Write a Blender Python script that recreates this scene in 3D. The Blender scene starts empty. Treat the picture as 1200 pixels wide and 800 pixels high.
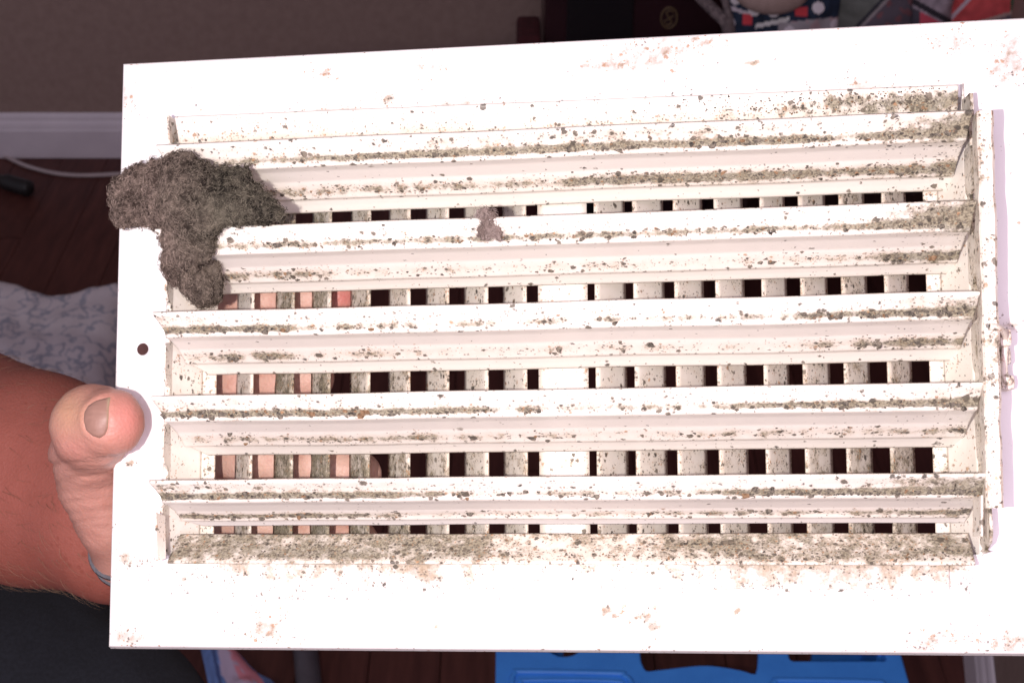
import bpy, bmesh, math, random, time
import numpy as np
from mathutils import Vector, Matrix, noise
from mathutils.bvhtree import BVHTree
random.seed(7)
rng = np.random.default_rng(7)
sc = bpy.context.scene
COL = sc.collection
# ------------------------------------------------------------------ camera
FPX = 1733.0                      # focal length in pixels of a 1200 px wide frame
PITCH = math.radians(35)
cam_d = bpy.data.cameras.new('camera'); cam = bpy.data.objects.new('camera', cam_d); COL.objects.link(cam)
cam_d.sensor_width = 36; cam_d.lens = FPX / 1200 * 36
cam_d.clip_start = .02; cam_d.clip_end = 50
cam.location = (0, 0, 1.4); cam.rotation_euler = (math.pi/2 - PITCH, 0, 0)
cam_d.dof.use_dof = True; cam_d.dof.focus_distance = .468; cam_d.dof.aperture_fstop = 38
sc.camera = cam
CM = Matrix.Translation((0, 0, 1.4)) @ Matrix.Rotation(math.pi/2 - PITCH, 4, 'X')
# ------------------------------------------------------------------ light
w = bpy.data.worlds.new('World'); sc.world = w; w.use_nodes = True
w.node_tree.nodes['Background'].inputs[0].default_value = (.93, .84, 1.0, 1)
w.node_tree.nodes['Background'].inputs[1].default_value = .27
fl = bpy.data.lights.new('phone_flash', 'POINT'); fl.energy = 11; fl.shadow_soft_size = .004; fl.color = (1, .93, .86)
flo = bpy.data.objects.new('phone_flash', fl); COL.objects.link(flo); flo.location = CM @ Vector((-.072, -.006, .005))
ar = bpy.data.lights.new('window_light', 'AREA'); ar.energy = 13; ar.shape = 'RECTANGLE'; ar.size = 1.1; ar.size_y = .8; ar.color = (.93, .77, 1.0)
aro = bpy.data.objects.new('window_light', ar); COL.objects.link(aro)
aro.matrix_world = CM @ Matrix.Translation((.18, -.06, .50)) @ Matrix.Rotation(math.radians(4), 4, 'X')
sc.view_settings.view_transform = 'Standard'; sc.view_settings.look = 'None'
sc.view_settings.exposure = 0; sc.view_settings.gamma = 1
sc.render.engine = 'CYCLES'

# ------------------------------------------------------------------ helpers
def cray(px, py):
    return Vector(((px-600)/FPX, -(py-400)/FPX, -1.0))
def C(px, py, d):                    # camera-space depth d -> world
    return CM @ (cray(px, py) * d)
def GZ(px, py, z):                   # ray meets horizontal plane
    o = CM.translation; r = (CM.to_3x3() @ cray(px, py)); s = (z - o.z) / r.z; return o + r*s
def GY(px, py, y):
    o = CM.translation; r = (CM.to_3x3() @ cray(px, py)); s = (y - o.y) / r.y; return o + r*s

ax, ay, az = -0.11460154, -0.14277971, 0.02209783
RP = Matrix.Rotation(az, 3, 'Z') @ Matrix.Rotation(ay, 3, 'Y') @ Matrix.Rotation(ax, 3, 'X')
TP = Vector((0.01440409, 0.00088116, -0.47519267))
PM = CM @ (Matrix.Translation(TP) @ RP.to_4x4())          # register local -> world
def PL(px, py, w):                   # register-local point on the plane at height w (metres)
    n = RP.col[2]; o = TP + n*w; d = cray(px, py); q = d * (o.dot(n) / d.dot(n))
    return RP.transposed() @ (q - TP)
def u2x(u): return 183 + (u + .128)/.256 * 964      # rough photo column of a register-local u

def tag(o, label=None, cat=None, group=None, kind=None):
    if label: o['label'] = label
    if cat: o['category'] = cat
    if group: o['group'] = group
    if kind: o['kind'] = kind
    return o
def link(name, me, mat=None, parent=None, smooth=False):
    o = bpy.data.objects.new(name, me); COL.objects.link(o)
    if mat is not None and not me.materials: me.materials.append(mat)
    if parent is not None: o.parent = parent
    if smooth: me.polygons.foreach_set('use_smooth', [True]*len(me.polygons))
    return o
def pydata(name, vs, fs, mat=None, parent=None, smooth=False, attrs=None):
    me = bpy.data.meshes.new(name); me.from_pydata([tuple(v) for v in vs], [], fs); me.update()
    if attrs:
        for k, vals in attrs.items():
            a = me.attributes.new(k, 'FLOAT', 'POINT'); a.data.foreach_set('value', np.asarray(vals, dtype=np.float32))
    return link(name, me, mat, parent, smooth)
def bm_obj(name, bm, mat=None, parent=None, smooth=False):
    me = bpy.data.meshes.new(name); bm.normal_update(); bm.to_mesh(me); bm.free()
    return link(name, me, mat, parent, smooth)
def add_box(bm, lo, hi, bevel=0):
    v = [bm.verts.new((x, y, z)) for x in (lo[0], hi[0]) for y in (lo[1], hi[1]) for z in (lo[2], hi[2])]
    fs = [bm.faces.new([v[i] for i in q]) for q in ((0,1,3,2),(4,6,7,5),(0,4,5,1),(2,3,7,6),(0,2,6,4),(1,5,7,3))]
    if bevel:
        es = list({e for f in fs for e in f.edges})
        bmesh.ops.bevel(bm, geom=es, offset=bevel, segments=2, profile=.6, affect='EDGES')
def tube_pts(bm, pts, rad, n=8, caps=True):
    rings = []
    pts = [Vector(p) for p in pts]
    if not isinstance(rad, (list, tuple)): rad = [rad]*len(pts)
    up = Vector((.13, .2, 1)).normalized()
    for i, p in enumerate(pts):
        t = (pts[min(i+1, len(pts)-1)] - pts[max(i-1, 0)]).normalized()
        a = t.cross(up); a = a.normalized() if a.length > 1e-4 else t.cross(Vector((1,0,0))).normalized()
        b = t.cross(a)
        rings.append([bm.verts.new(p + (a*math.cos(2*math.pi*k/n) + b*math.sin(2*math.pi*k/n))*rad[i]) for k in range(n)])
    for r0, r1 in zip(rings, rings[1:]):
        for k in range(n): bm.faces.new((r0[k], r0[(k+1) % n], r1[(k+1) % n], r1[k]))
    if caps: bm.faces.new(rings[0][::-1]); bm.faces.new(rings[-1])
def smoothpath(pts, n=40):
    P = [Vector(p) for p in pts]; P = [P[0]*2-P[1]] + P + [P[-1]*2-P[-2]]; out = []
    m = len(P)-3
    for k in range(n+1):
        t = k/n*m; i = min(int(t), m-1); f = t-i; a, b, c, d = P[i:i+4]
        out.append(.5*((2*b)+(-a+c)*f+(2*a-5*b+4*c-d)*f*f+(-a+3*b-3*c+d)*f**3))
    return out
def interp(x, pts):
    if x <= pts[0][0]: return pts[0][1]
    for (a, fa), (b, fb) in zip(pts, pts[1:]):
        if x <= b: return fa + (fb-fa)*(x-a)/(b-a)
    return pts[-1][1]
def gauss(x, c, s): return math.exp(-((x-c)/s)**2)
def nz(x, y, z=0.): return noise.noise(Vector((x, y, z)))
# ------------------------------------------------------------------ materials
def newmat(name):
    m = bpy.data.materials.new(name); m.use_nodes = True
    nt = m.node_tree; return m, nt, nt.nodes['Principled BSDF']
def N(nt, t, **kw):
    n = nt.nodes.new(t)
    for k, v in kw.items(): setattr(n, k, v)
    return n
def noise_n(nt, scale, detail=4, rough=.6, coord=None):
    n = N(nt, 'ShaderNodeTexNoise'); n.inputs['Scale'].default_value = scale; n.inputs['Detail'].default_value = detail
    n.inputs['Roughness'].default_value = rough
    if coord is None:
        coord = N(nt, 'ShaderNodeTexCoord').outputs['Object']
    nt.links.new(coord, n.inputs['Vector']); return n
def math_n(nt, op, a, b=None, clamp=False):
    n = N(nt, 'ShaderNodeMath', operation=op); n.use_clamp = clamp
    for i, v in enumerate((a, b)):
        if v is None: continue
        if isinstance(v, (int, float)): n.inputs[i].default_value = v
        else: nt.links.new(v, n.inputs[i])
    return n.outputs[0]
def mix_n(nt, f, a, b):
    n = N(nt, 'ShaderNodeMix', data_type='RGBA')
    for s, v in ((n.inputs[0], f), (n.inputs[6], a), (n.inputs[7], b)):
        if isinstance(v, tuple): s.default_value = (*v, 1)
        elif isinstance(v, (int, float)): s.default_value = v
        else: nt.links.new(v, s)
    return n.outputs[2]
def bump(nt, bs, h, strength=.3, dist=.001):
    b = N(nt, 'ShaderNodeBump'); b.inputs['Strength'].default_value = strength; b.inputs['Distance'].default_value = dist
    nt.links.new(h, b.inputs['Height']); nt.links.new(b.outputs[0], bs.inputs['Normal'])
def simple(name, c1, c2, scale=20, rough=.6, bs_=.2, bd=.001, metallic=0, detail=5):
    m, nt, bs = newmat(name)
    n = noise_n(nt, scale, detail)
    r = N(nt, 'ShaderNodeMapRange'); r.inputs['From Min'].default_value = .35; r.inputs['From Max'].default_value = .65
    nt.links.new(n.outputs['Fac'], r.inputs['Value'])
    nt.links.new(mix_n(nt, r.outputs[0], c1, c2), bs.inputs['Base Color'])
    bs.inputs['Roughness'].default_value = rough; bs.inputs['Metallic'].default_value = metallic
    if bs_: bump(nt, bs, n.outputs['Fac'], bs_, bd)
    return m
def steel_mat(name, base=(.86, .82, .755), rough=.38, rustk=1.0, smear=.42, smearc=(.60, .42, .28), kd=(2.1, 2.6, .95), filmc=((.085, .076, .055), (.36, .33, .24)), kf=.86):
    """enamel on sheet steel; colonies of dots, film and rust follow the 'mold' and 'rust' point attributes"""
    m, nt, bs = newmat(name)
    co = N(nt, 'ShaderNodeTexCoord').outputs['Object']
    mu = lambda a, b, cl=False: math_n(nt, 'MULTIPLY', a, b, cl)
    ad = lambda a, b, cl=False: math_n(nt, 'ADD', a, b, cl)
    su = lambda a, b, cl=False: math_n(nt, 'SUBTRACT', a, b, cl)
    def att(k):
        a = N(nt, 'ShaderNodeAttribute'); a.attribute_name = k; return a.outputs['Fac']
    M = att('mold'); Rr = mu(att('rust'), rustk)
    wob = noise_n(nt, 700, 3, .7, co)
    wv = N(nt, 'ShaderNodeVectorMath', operation='MULTIPLY_ADD'); nt.links.new(wob.outputs['Color'], wv.inputs[0]); wv.inputs[1].default_value = (.0016, .0016, .0016); nt.links.new(co, wv.inputs[2])
    def dots(scale, offs, prob, rmin, rmax, sharp=5.5):
        mp = N(nt, 'ShaderNodeMapping'); mp.inputs['Location'].default_value = offs; nt.links.new(wv.outputs[0], mp.inputs['Vector'])
        vo = N(nt, 'ShaderNodeTexVoronoi'); vo.inputs['Scale'].default_value = scale; vo.inputs['Randomness'].default_value = 1; nt.links.new(mp.outputs[0], vo.inputs['Vector'])
        sp = N(nt, 'ShaderNodeSeparateColor'); nt.links.new(vo.outputs['Color'], sp.inputs[0])
        has = mu(su(prob, sp.outputs[0]), 40, True)
        rad = ad(rmin, mu(math_n(nt, 'POWER', sp.outputs[1], 2.0), rmax-rmin))
        return mu(has, mu(su(rad, vo.outputs['Distance']), sharp, True)), sp.outputs[2]
    n2 = noise_n(nt, 190, 3, .6, co).outputs['Fac']; n3 = noise_n(nt, 60, 3, .55, co).outputs['Fac']
    n4 = noise_n(nt, 1300, 3, .65, co).outputs['Fac']; n1 = noise_n(nt, 520, 5, .72, co).outputs['Fac']
    clus = ad(.45, mu(su(n2, .5), 3.4))                 # dots come in clusters
    M2 = mu(math_n(nt, 'POWER', math_n(nt, 'MAXIMUM', M, 0), 1.5), math_n(nt, 'MAXIMUM', clus, .04))
    d1, t1 = dots(560, (3.1, 1.7, .4), mu(M2, kd[0]), .10, .58)
    d2, t2 = dots(1150, (.7, 5.1, 2.4), mu(M2, kd[1]), .16, .62)
    d5, t5 = dots(330, (6.7, .1, 4.4), mu(M2, kd[2]), .10, .48, 12)
    d3, t3 = dots(620, (9.1, 2.2, 7.4), mu(math_n(nt, 'POWER', Rr, 1.8), mu(clus, 1.9)), .10, .52)
    d4, t4 = dots(1300, (4.1, 8.2, 1.4), mu(math_n(nt, 'POWER', Rr, 1.6), mu(clus, 2.2)), .16, .55)
    # soft stain round the colonies and a grey film where growth is thick
    stain = mu(mu(math_n(nt, 'POWER', math_n(nt, 'MAXIMUM', M, 0), 1.5), mu(su(n2, .20), 2.0, True)), .72, True)
    c = mix_n(nt, stain, base, (.47, .37, .24))
    halo = mu(mu(mu(su(M2, .25), 1.4, True), mu(su(n1, .42), 6, True)), .55, True)
    c = mix_n(nt, halo, c, (.50, .33, .17))
    rsm = mu(mu(math_n(nt, 'POWER', Rr, 1.8), mu(su(ad(mu(n3, .45), mu(n1, .55)), .36), 4.6, True)), smear, True)
    c = mix_n(nt, rsm, c, smearc)
    film = mu(mu(su(ad(mu(n1, .55), mu(n2, .45)), su(.84, mu(M, .42))), 7, True), kf)
    c = mix_n(nt, film, c, mix_n(nt, mu(su(n4, .36), 4, True), *filmc))
    c = mix_n(nt, mu(math_n(nt, 'MAXIMUM', d3, d4), .78), c, mix_n(nt, t3, (.26, .13, .06), (.55, .30, .15)))
    dk = mix_n(nt, t1, (.035, .030, .024), (.20, .165, .12))
    c = mix_n(nt, mu(math_n(nt, 'MAXIMUM', math_n(nt, 'MAXIMUM', d1, d5), mu(d2, .85)), .90), c, dk)
    nt.links.new(c, bs.inputs['Base Color'])
    nt.links.new(ad(rough, mu(math_n(nt, 'MAXIMUM', d1, film), .5)), bs.inputs['Roughness'])
    h = ad(mu(math_n(nt, 'MAXIMUM', d1, d5), 1.0), ad(mu(film, .8), ad(mu(d3, .5), mu(n3, .5))))
    bump(nt, bs, h, .6, .0004)
    return m
M_steel = steel_mat('enamelled_steel')
M_plate = steel_mat('white_enamel_plate', (.87, .855, .84), rustk=.82, smear=1.0, smearc=(.36, .275, .205), kd=(.34, 2.2, .03), filmc=((.22, .17, .13), (.46, .38, .30)), kf=.6)
M_lint = None
# ------------------------------------------------------------------ room (setting)
WALL_Y = GZ(70, 182, 0).y
M_wall = simple('taupe_wall_paint', (.31, .215, .185), (.355, .25, .215), 60, .75, .25, .002)
M_trim = simple('white_trim_paint', (.78, .72, .78), (.84, .78, .84), 14, .45, .05, .001)
M_floorbase = simple('subfloor_dark', (.02, .008, .008), (.03, .012, .012), 20, .7)
def wood_mat():
    m, nt, bs = newmat('dark_red_wood')
    co = N(nt, 'ShaderNodeTexCoord').outputs['Object']
    mp = N(nt, 'ShaderNodeMapping'); mp.inputs['Scale'].default_value = (22, 1.6, 22); nt.links.new(co, mp.inputs['Vector'])
    oi = N(nt, 'ShaderNodeObjectInfo')
    ad = N(nt, 'ShaderNodeVectorMath', operation='ADD'); nt.links.new(mp.outputs[0], ad.inputs[0]); nt.links.new(oi.outputs['Location'], ad.inputs[1])
    n = noise_n(nt, 3, 6, .65, ad.outputs[0])
    c = mix_n(nt, math_n(nt, 'MULTIPLY', math_n(nt, 'SUBTRACT', n.outputs['Fac'], .3), 2.3, True), (.060, .019, .016), (.15, .052, .040))
    c = mix_n(nt, math_n(nt, 'MULTIPLY', oi.outputs['Random'], .45), c, (.075, .025, .02))
    nt.links.new(c, bs.inputs['Base Color']); bs.inputs['Roughness'].default_value = .5; bs.inputs['Specular IOR Level'].default_value = .3
    bump(nt, bs, n.outputs['Fac'], .2, .0008)
    return m
M_wood = wood_mat()
bm = bmesh.new(); add_box(bm, (-1.7, -.9, -.06), (1.7, WALL_Y, -.013)); floor = tag(bm_obj('floor', bm, M_floorbase), kind='structure')
bm = bmesh.new(); add_box(bm, (-.0445, -.598, -.012), (.0445, .598, 0), .0012)
pm = bpy.data.meshes.new('plank'); bm.to_mesh(pm); bm.free(); pm.materials.append(M_wood)
for k in range(36):
    x = -1.575 + k*.09; off = rng.uniform(0, 1.2)
    for j in range(-1, 4):
        y = -.9 + off + j*1.2
        if y + .6 > WALL_Y+.3 or y < -1.2:
            if y - .5 > WALL_Y: continue
        o = bpy.data.objects.new('plank', pm); COL.objects.link(o); o.parent = floor
        y0, y1 = max(y-.598, -.9), min(y+.598, WALL_Y-.002)
        if y1 - y0 < .05: bpy.data.objects.remove(o); continue
        o.location = (x, (y0+y1)/2, rng.uniform(-.0006, .0006)); o.scale.y = (y1-y0)/1.196
def box_struct(name, lo, hi, m):
    bm = bmesh.new(); add_box(bm, lo, hi); return tag(bm_obj(name, bm, m), kind='structure')
box_struct('wall', (-1.9, WALL_Y, -.06), (1.9, WALL_Y+.12, 2.6), M_wall)
def baseboard(name, p0, p1, nrm):
    H = .094
    prof = [(0, 0), (.014, 0), (.0145, .004), (.0145, .060), (.0125, .064), (.0125, .0665), (.0105, .074), (.007, .080), (.0062, .0865), (.0035, .092), (0, H)]
    vs, fs = [], []
    for p in (p0, p1):
        for a, h in prof: vs.append(Vector(p) + Vector(nrm)*a + Vector((0, 0, h)))
    n = len(prof)
    for i in range(n-1): fs.append((i, i+1, n+i+1, n+i))
    fs += [tuple(range(n))[::-1], tuple(range(n, 2*n))]
    return tag(pydata(name, vs, fs, M_trim), kind='structure')
baseboard('baseboard', (-1.7, WALL_Y-.001, .001), (1.5, WALL_Y-.001, .001), (0, -1, 0))
# side wall on the right with its own skirting
a = GZ(1128, 765, 0); b = GZ(1131, 800, 0); d = (b-a).normalized(); far = a - d*((WALL_Y-a.y)/-d.y if d.y else 1)
far = a + d*((WALL_Y-.02-a.y)/d.y); near = a + d*((-.4-a.y)/d.y)
nr = Vector((-abs(d.y), d.x*(1 if d.y < 0 else -1), 0)).normalized()
if nr.x > 0: nr = -nr
baseboard('baseboard', near - nr*.0145, far - nr*.0145, nr)
n2 = -nr
vs = []
for p in (near, far):
    for k in (.0155, .12):
        for z in (-.06, 2.6): vs.append(p + n2*k + Vector((0, 0, z)))
tag(pydata('wall', vs, [(0,1,3,2),(4,6,7,5),(0,4,5,1),(2,3,7,6),(0,2,6,4),(1,5,7,3)], M_wall), kind='structure')

# ------------------------------------------------------------------ the register
reg = bpy.data.objects.new('vent_register', None); COL.objects.link(reg); reg.matrix_world = PM
tag(reg, 'white metal vent register seen from behind, mouldy, rusty and held up by a hand', 'vent register')
W2, H2 = .2985/2-.0012, .197/2-.0012
# attribute fields --------------------------------------------------
def blot(x, y, cx, cy, rx, ry): return math.exp(-((x-cx)/rx)**2 - ((y-cy)/ry)**2)
def proj_px(u, v, w=0.):
    q = RP @ Vector((u, v, w)) + TP; return 600 + FPX*q.x/-q.z, 400 - FPX*q.y/-q.z
PLB = [(765, 62, 42, 16, 0, .72), (830, 48, 22, 9, 0, .8), (700, 78, 35, 5, .0, .66), (316, 733, 24, 20, .42, .80), (152, 745, 16, 8, .45, .7), (152, 352+190, 6, 6, .8, .3),
       (146, 118, 10, 15, .1, .8), (1092, 748, 30, 13, .45, .75), (1185, 755, 28, 16, .5, .75), (1015, 93, 22, 9, .25, .62), (712, 713, 9, 8, .55, .7), (740, 722, 26, 7, .42, .62), (766, 735, 8, 12, .65, .4),
       (865, 717, 5, 3, 1.3, .2), (668, 89, 3.2, 4, 1.4, .2), (640, 90, 2.2, 3, 1.3, .2), (881, 73, 8, 2.6, 1.2, .3), (138, 615, 5, 7, .7, .6), (148, 650, 12, 6, .5, .6), (212, 676, 5, 5, .9, .5),
       (1108, 50, 26, 12, .1, .66), (1185, 60, 12, 20, .1, .72), (1175, 85, 20, 10, .1, .6), (380, 85, 16, 5, .2, .72), (505, 78, 14, 6, .2, .66), (455, 115, 8, 5, .5, .5), (770, 125, 10, 8, .5, .55), (500, 650, 9, 10, 1.0, .3), (1108, 245, 3, 3, .2, .7), (540, 126, 30, 7, .35, .60), (400, 132, 50, 5, .30, .55), (640, 128, 40, 5, .38, .5),
       (1190, 382, 14, 5, .75, .3), (497, 668, 8, 8, 1.1, .3)]
def plate_att(u, v):
    x, y = proj_px(u, v)
    m = 0.07 + .10*nz(x/60, y/60, 1.2) + .10*max(0, nz(x/200, y/120, 8)); r = .08 + .20*nz(x/90, y/70, 5.)
    for cx, cy, rx, ry, a, b in PLB:
        rx, ry = (rx*1.45, ry*1.4) if rx > 7 else (rx, ry)
        if abs(x-cx) < 3*rx and abs(y-cy) < 3*ry:
            g = blot(x, y, cx, cy, rx, ry)*(1+.9*nz(x/9, y/9, 3)); m += a*1.3*g; r += b*1.3*g
    if 655 < y < 704 and x < 1150:                      # speckled dust below the bottom flange
        fall = max(0, 1-(y-658)/46)**.5
        m += 1.25*fall*interp(x, [(200, .3), (260, .72), (470, .80), (600, .6), (760, .66), (850, .98), (1000, 1.05), (1110, .98), (1150, .3)])
    if 95 < y < 160:                                    # above the top flange
        edge = 137 - (x-205)*.0402
        if edge-22 < y < edge+4: m += .5*max(0, 1-(edge-y)/22)*interp(x, [(500, .2), (700, .5), (900, .55), (1120, .5)])
    return max(0, m), max(0, r)
# face plate: a dense sheet with the duct opening and the round screw hole
OPL, OPR = PL(193, 480, 0).x, PL(1143, 480, 0).x
OPT, OPB = PL(640, 135, 0).y, PL(640, 650, 0).y
hc = PL(167, 409, 0)
def lines(lo, hi, fixed, step):
    pts = sorted([lo, hi] + fixed); out = [lo]
    for p, q in zip(pts, pts[1:]):
        n = max(1, int(round((q-p)/step)))
        out += [p + (q-p)*k/n for k in range(1, n+1)]
    return out
hs = .0045
us = lines(-W2, W2+.0035, [OPL, OPR, hc.x-hs, hc.x+hs, PL(232, 675, 0).x], .0016); vsn = lines(-H2, H2, [OPB, OPT, hc.y-hs, hc.y+hs, PL(640, 662, 0).y, PL(640, 690, 0).y], .0016)
bm = bmesh.new(); lm = bm.verts.layers.float.new('mold'); lr = bm.verts.layers.float.new('rust')
gv = {}
def pw(u, v):                       # slight sheet-metal waviness and the shallow stamped field along the bottom
    return .00025*nz(u*28, v*28, 4) 
def getv(i, j):
    if (i, j) not in gv:
        u, v = us[i], vsn[j]; q = bm.verts.new((u, v, pw(u, v))); q[lm], q[lr] = plate_att(u, v); gv[i, j] = q
    return gv[i, j]
e = 1e-6
for i in range(len(us)-1):
    for j in range(len(vsn)-1):
        u, v = (us[i]+us[i+1])/2, (vsn[j]+vsn[j+1])/2
        if OPL < u < OPR and OPB < v < OPT: continue
        if abs(u-hc.x) < hs and abs(v-hc.y) < hs: continue
        bm.faces.new((getv(i, j), getv(i+1, j), getv(i+1, j+1), getv(i, j+1)))
ring = [e_ for e_ in bm.edges if e_.is_boundary and all(abs(q.co.x-hc.x) < hs+e and abs(q.co.y-hc.y) < hs+e for q in e_.verts)]
cv = [bm.verts.new((hc.x+.00205*math.cos(2*math.pi*k/28), hc.y+.00205*math.sin(2*math.pi*k/28), 0)) for k in range(28)]
ce = [bm.edges.new((cv[k], cv[(k+1) % 28])) for k in range(28)]
bmesh.ops.triangle_fill(bm, edges=ring+ce, use_beauty=True, normal=(0, 0, 1))
# rolled rim that bends away from the viewer
nu, nv = len(us)-1, len(vsn)-1
loop = [(i, 0) for i in range(nu)] + [(nu, j) for j in range(nv)] + [(i, nv) for i in range(nu, 0, -1)] + [(0, j) for j in range(nv, 0, -1)]
def rim_pt(i, j, k):
    u, v = us[i], vsn[j]; o, dn = [(0, 0), (.0006, -.0002), (.0011, -.0009), (.0014, -.0022), (.0019, -.0042), (.0021, -.0046)][k]
    sx = (-1 if i == 0 else 1 if i == nu else 0); sy = (-1 if j == 0 else 1 if j == nv else 0)
    return (u+sx*o, v+sy*o, dn)
prev = [getv(*q) for q in loop]
for k in range(1, 6):
    cur = []
    for q in loop:
        x = bm.verts.new(rim_pt(*q, k)); x[lm] = .2; x[lr] = .45; cur.append(x)
    for t in range(len(loop)):
        bm.faces.new((prev[t], cur[t], cur[(t+1) % len(loop)], prev[(t+1) % len(loop)]))
    prev = cur
bmesh.ops.recalc_face_normals(bm, faces=bm.faces)
fp = bm_obj('face_plate', bm, M_plate, reg, True)
sm = fp.modifiers.new('thickness', 'SOLIDIFY'); sm.thickness = .0007; sm.offset = -1
# stamped step under the bottom flange (thin second sheet)
def sheet(name, prof_fn, u0, u1, nu_, ns, att, parent=reg, thick=.0006, mat=None, off=0):
    """sheet swept along u; prof_fn(s,u) gives (v,w); att(u,s) gives (mold,rust)"""
    vs, fs, mo, ru = [], [], [], []
    for i in range(nu_+1):
        u = u0 + (u1-u0)*i/nu_
        for j in range(ns+1):
            s = j/ns; p = prof_fn(s, u); vs.append((u if len(p) == 2 else p[2], p[0], p[1])); a_, b_ = att(u, s); mo.append(a_); ru.append(b_)
    for i in range(nu_):
        for j in range(ns):
            q = i*(ns+1)+j; fs.append((q, q+1, q+ns+2, q+ns+1))
    o = pydata(name, vs, fs, mat or M_steel, parent, True, {'mold': mo, 'rust': ru})
    m = o.modifiers.new('thickness', 'SOLIDIFY'); m.thickness = thick; m.offset = off
    return o
v1, v2 = PL(640, 663, 0).y, PL(640, 689, 0).y
us0, us1 = PL(233, 675, 0).x, PL(1112, 675, 0).x
def stp(s, u): return (v1+.001 + (v2-v1-.001)*s, .0010)
sheet('stamped_strip', stp, us0, us1, 420, 14, lambda u, s: plate_att(u, v1+(v2-v1)*s), thick=.0004, mat=M_plate)

# louvre blades ------------------------------------------------------
tops = [PL(640, y, .020).y for y in (151, 253, 354.8, 457, 558.8)]
pitch = (tops[4]-tops[0])/4
KEY = [(151, 185, 223.6, 239.4), (253, 287, 321.5, 333.5), (354.8, 386, 418, 431.3), (457, 488, 517.5, 528.3), (558.8, 586, 607.5, 613.2)]
def make_profile(k):
    t, c, l, e_ = KEY[k]; q = .62 if k == 4 else 1     # the lowest blade is folded shut a little
    rows = [(t, .020), (t+1.5, .0210), (t+.36*(c-t), .0182), (t+.68*(c-t), .0158), (c-1.2, .0140), (c, .0126), (c+.10*(l-c), .0095), (c+.42*(l-c), .0030), (c+.70*(l-c), -.0008*q), (l-.6, -.0042*q), (l, -.0058*q), (l+.45*(e_-l), -.0082*q), (e_, -.0106*q)]
    pts = [(PL(640, y, w_).y - tops[k], w_) for y, w_ in rows]; sg = [0]
    for i in range(1, len(pts)): sg.append(sg[-1] + math.hypot(pts[i][0]-pts[i-1][0], pts[i][1]-pts[i-1][1]))
    return pts, [x/sg[-1] for x in sg]
PROF = [make_profile(k) for k in range(5)]
S_crease, S_flat, S_line = .40, .62, .83
def blade_prof(s, k=2):
    pts, sn = PROF[k]
    # common arc parameter: crease, flat end and fold line fall on the same s for every blade
    ks = [0, S_crease, S_flat, S_line, 1]; kv = [0, sn[4], sn[7], sn[9], 1]
    for a_ in range(1, 5):
        if s <= ks[a_]+1e-9: s = kv[a_-1] + (kv[a_]-kv[a_-1])*(s-ks[a_-1])/(ks[a_]-ks[a_-1]); break
    for i in range(1, len(sn)):
        if s <= sn[i]+1e-9:
            f = (s-sn[i-1])/(sn[i]-sn[i-1]); return (pts[i-1][0]+(pts[i][0]-pts[i-1][0])*f, pts[i-1][1]+(pts[i][1]-pts[i-1][1])*f)
    return pts[-1]
D1 = [[(187, .5), (330, .62), (430, .85), (600, .95), (700, .92), (800, .9), (960, 1.05), (1010, .55), (1060, .85), (1145, .75)],
      [(187, .4), (250, .62), (420, .62), (560, .62), (760, .66), (880, .66), (1000, .62), (1050, .95), (1145, 1.0)],
      [(180, .9), (300, .98), (345, .95), (370, .55), (560, .52), (760, .40), (880, .60), (1000, .72), (1050, 1.0), (1150, 1.0)],
      [(180, .8), (240, 1.0), (420, .90), (560, .72), (700, .50), (850, .52), (940, .88), (1000, .95), (1150, .95)],
      [(175, .95), (480, 1.0), (520, .55), (650, .48), (820, .50), (880, .9), (1000, 1.05), (1155, 1.05)]]
D2 = [[(320, .7), (480, .7), (600, .66), (670, .7), (700, 1.05), (950, 1.05), (1010, .85), (1130, .98)],
      [(250, .8), (330, .75), (420, .48), (700, .35), (900, .35), (1030, .6), (1060, 1.0), (1130, .98)],
      [(200, .6), (300, .85), (340, .5), (480, .45), (700, .42), (850, .45), (960, .48), (1060, .75), (1130, .8)],
      [(200, .55), (330, .62), (500, .72), (600, .50), (800, .40), (860, .62), (960, .5), (1140, .62)],
      [(190, .9), (420, .95), (480, .5), (700, .42), (860, .75), (960, .66), (1140, .85)]]
UP = [[(187, .35), (420, .35), (600, .72), (900, .7), (1000, .35), (1145, .4)], [(187, .3), (1000, .2), (1060, .5), (1145, .65)], [(187, .5), (300, .45), (400, .2), (1000, .2), (1100, .5)],
      [(187, .5), (400, .4), (560, .3), (900, .2), (1145, .3)], [(180, .8), (450, .55), (600, .2), (950, .35), (1050, .75), (1150, .8)]]
RU = [[(187, .75), (300, .9), (420, .75), (700, .55), (950, .7), (1145, .6)], [(187, .8), (300, .85), (420, .6), (800, .45), (1145, .6)], [(180, .7), (330, .8), (620, .55), (900, .4), (1145, .7)],
      [(180, .75), (400, .75), (600, .6), (900, .45), (1145, .65)], [(175, .85), (480, .8), (700, .5), (1150, .75)]]
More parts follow.
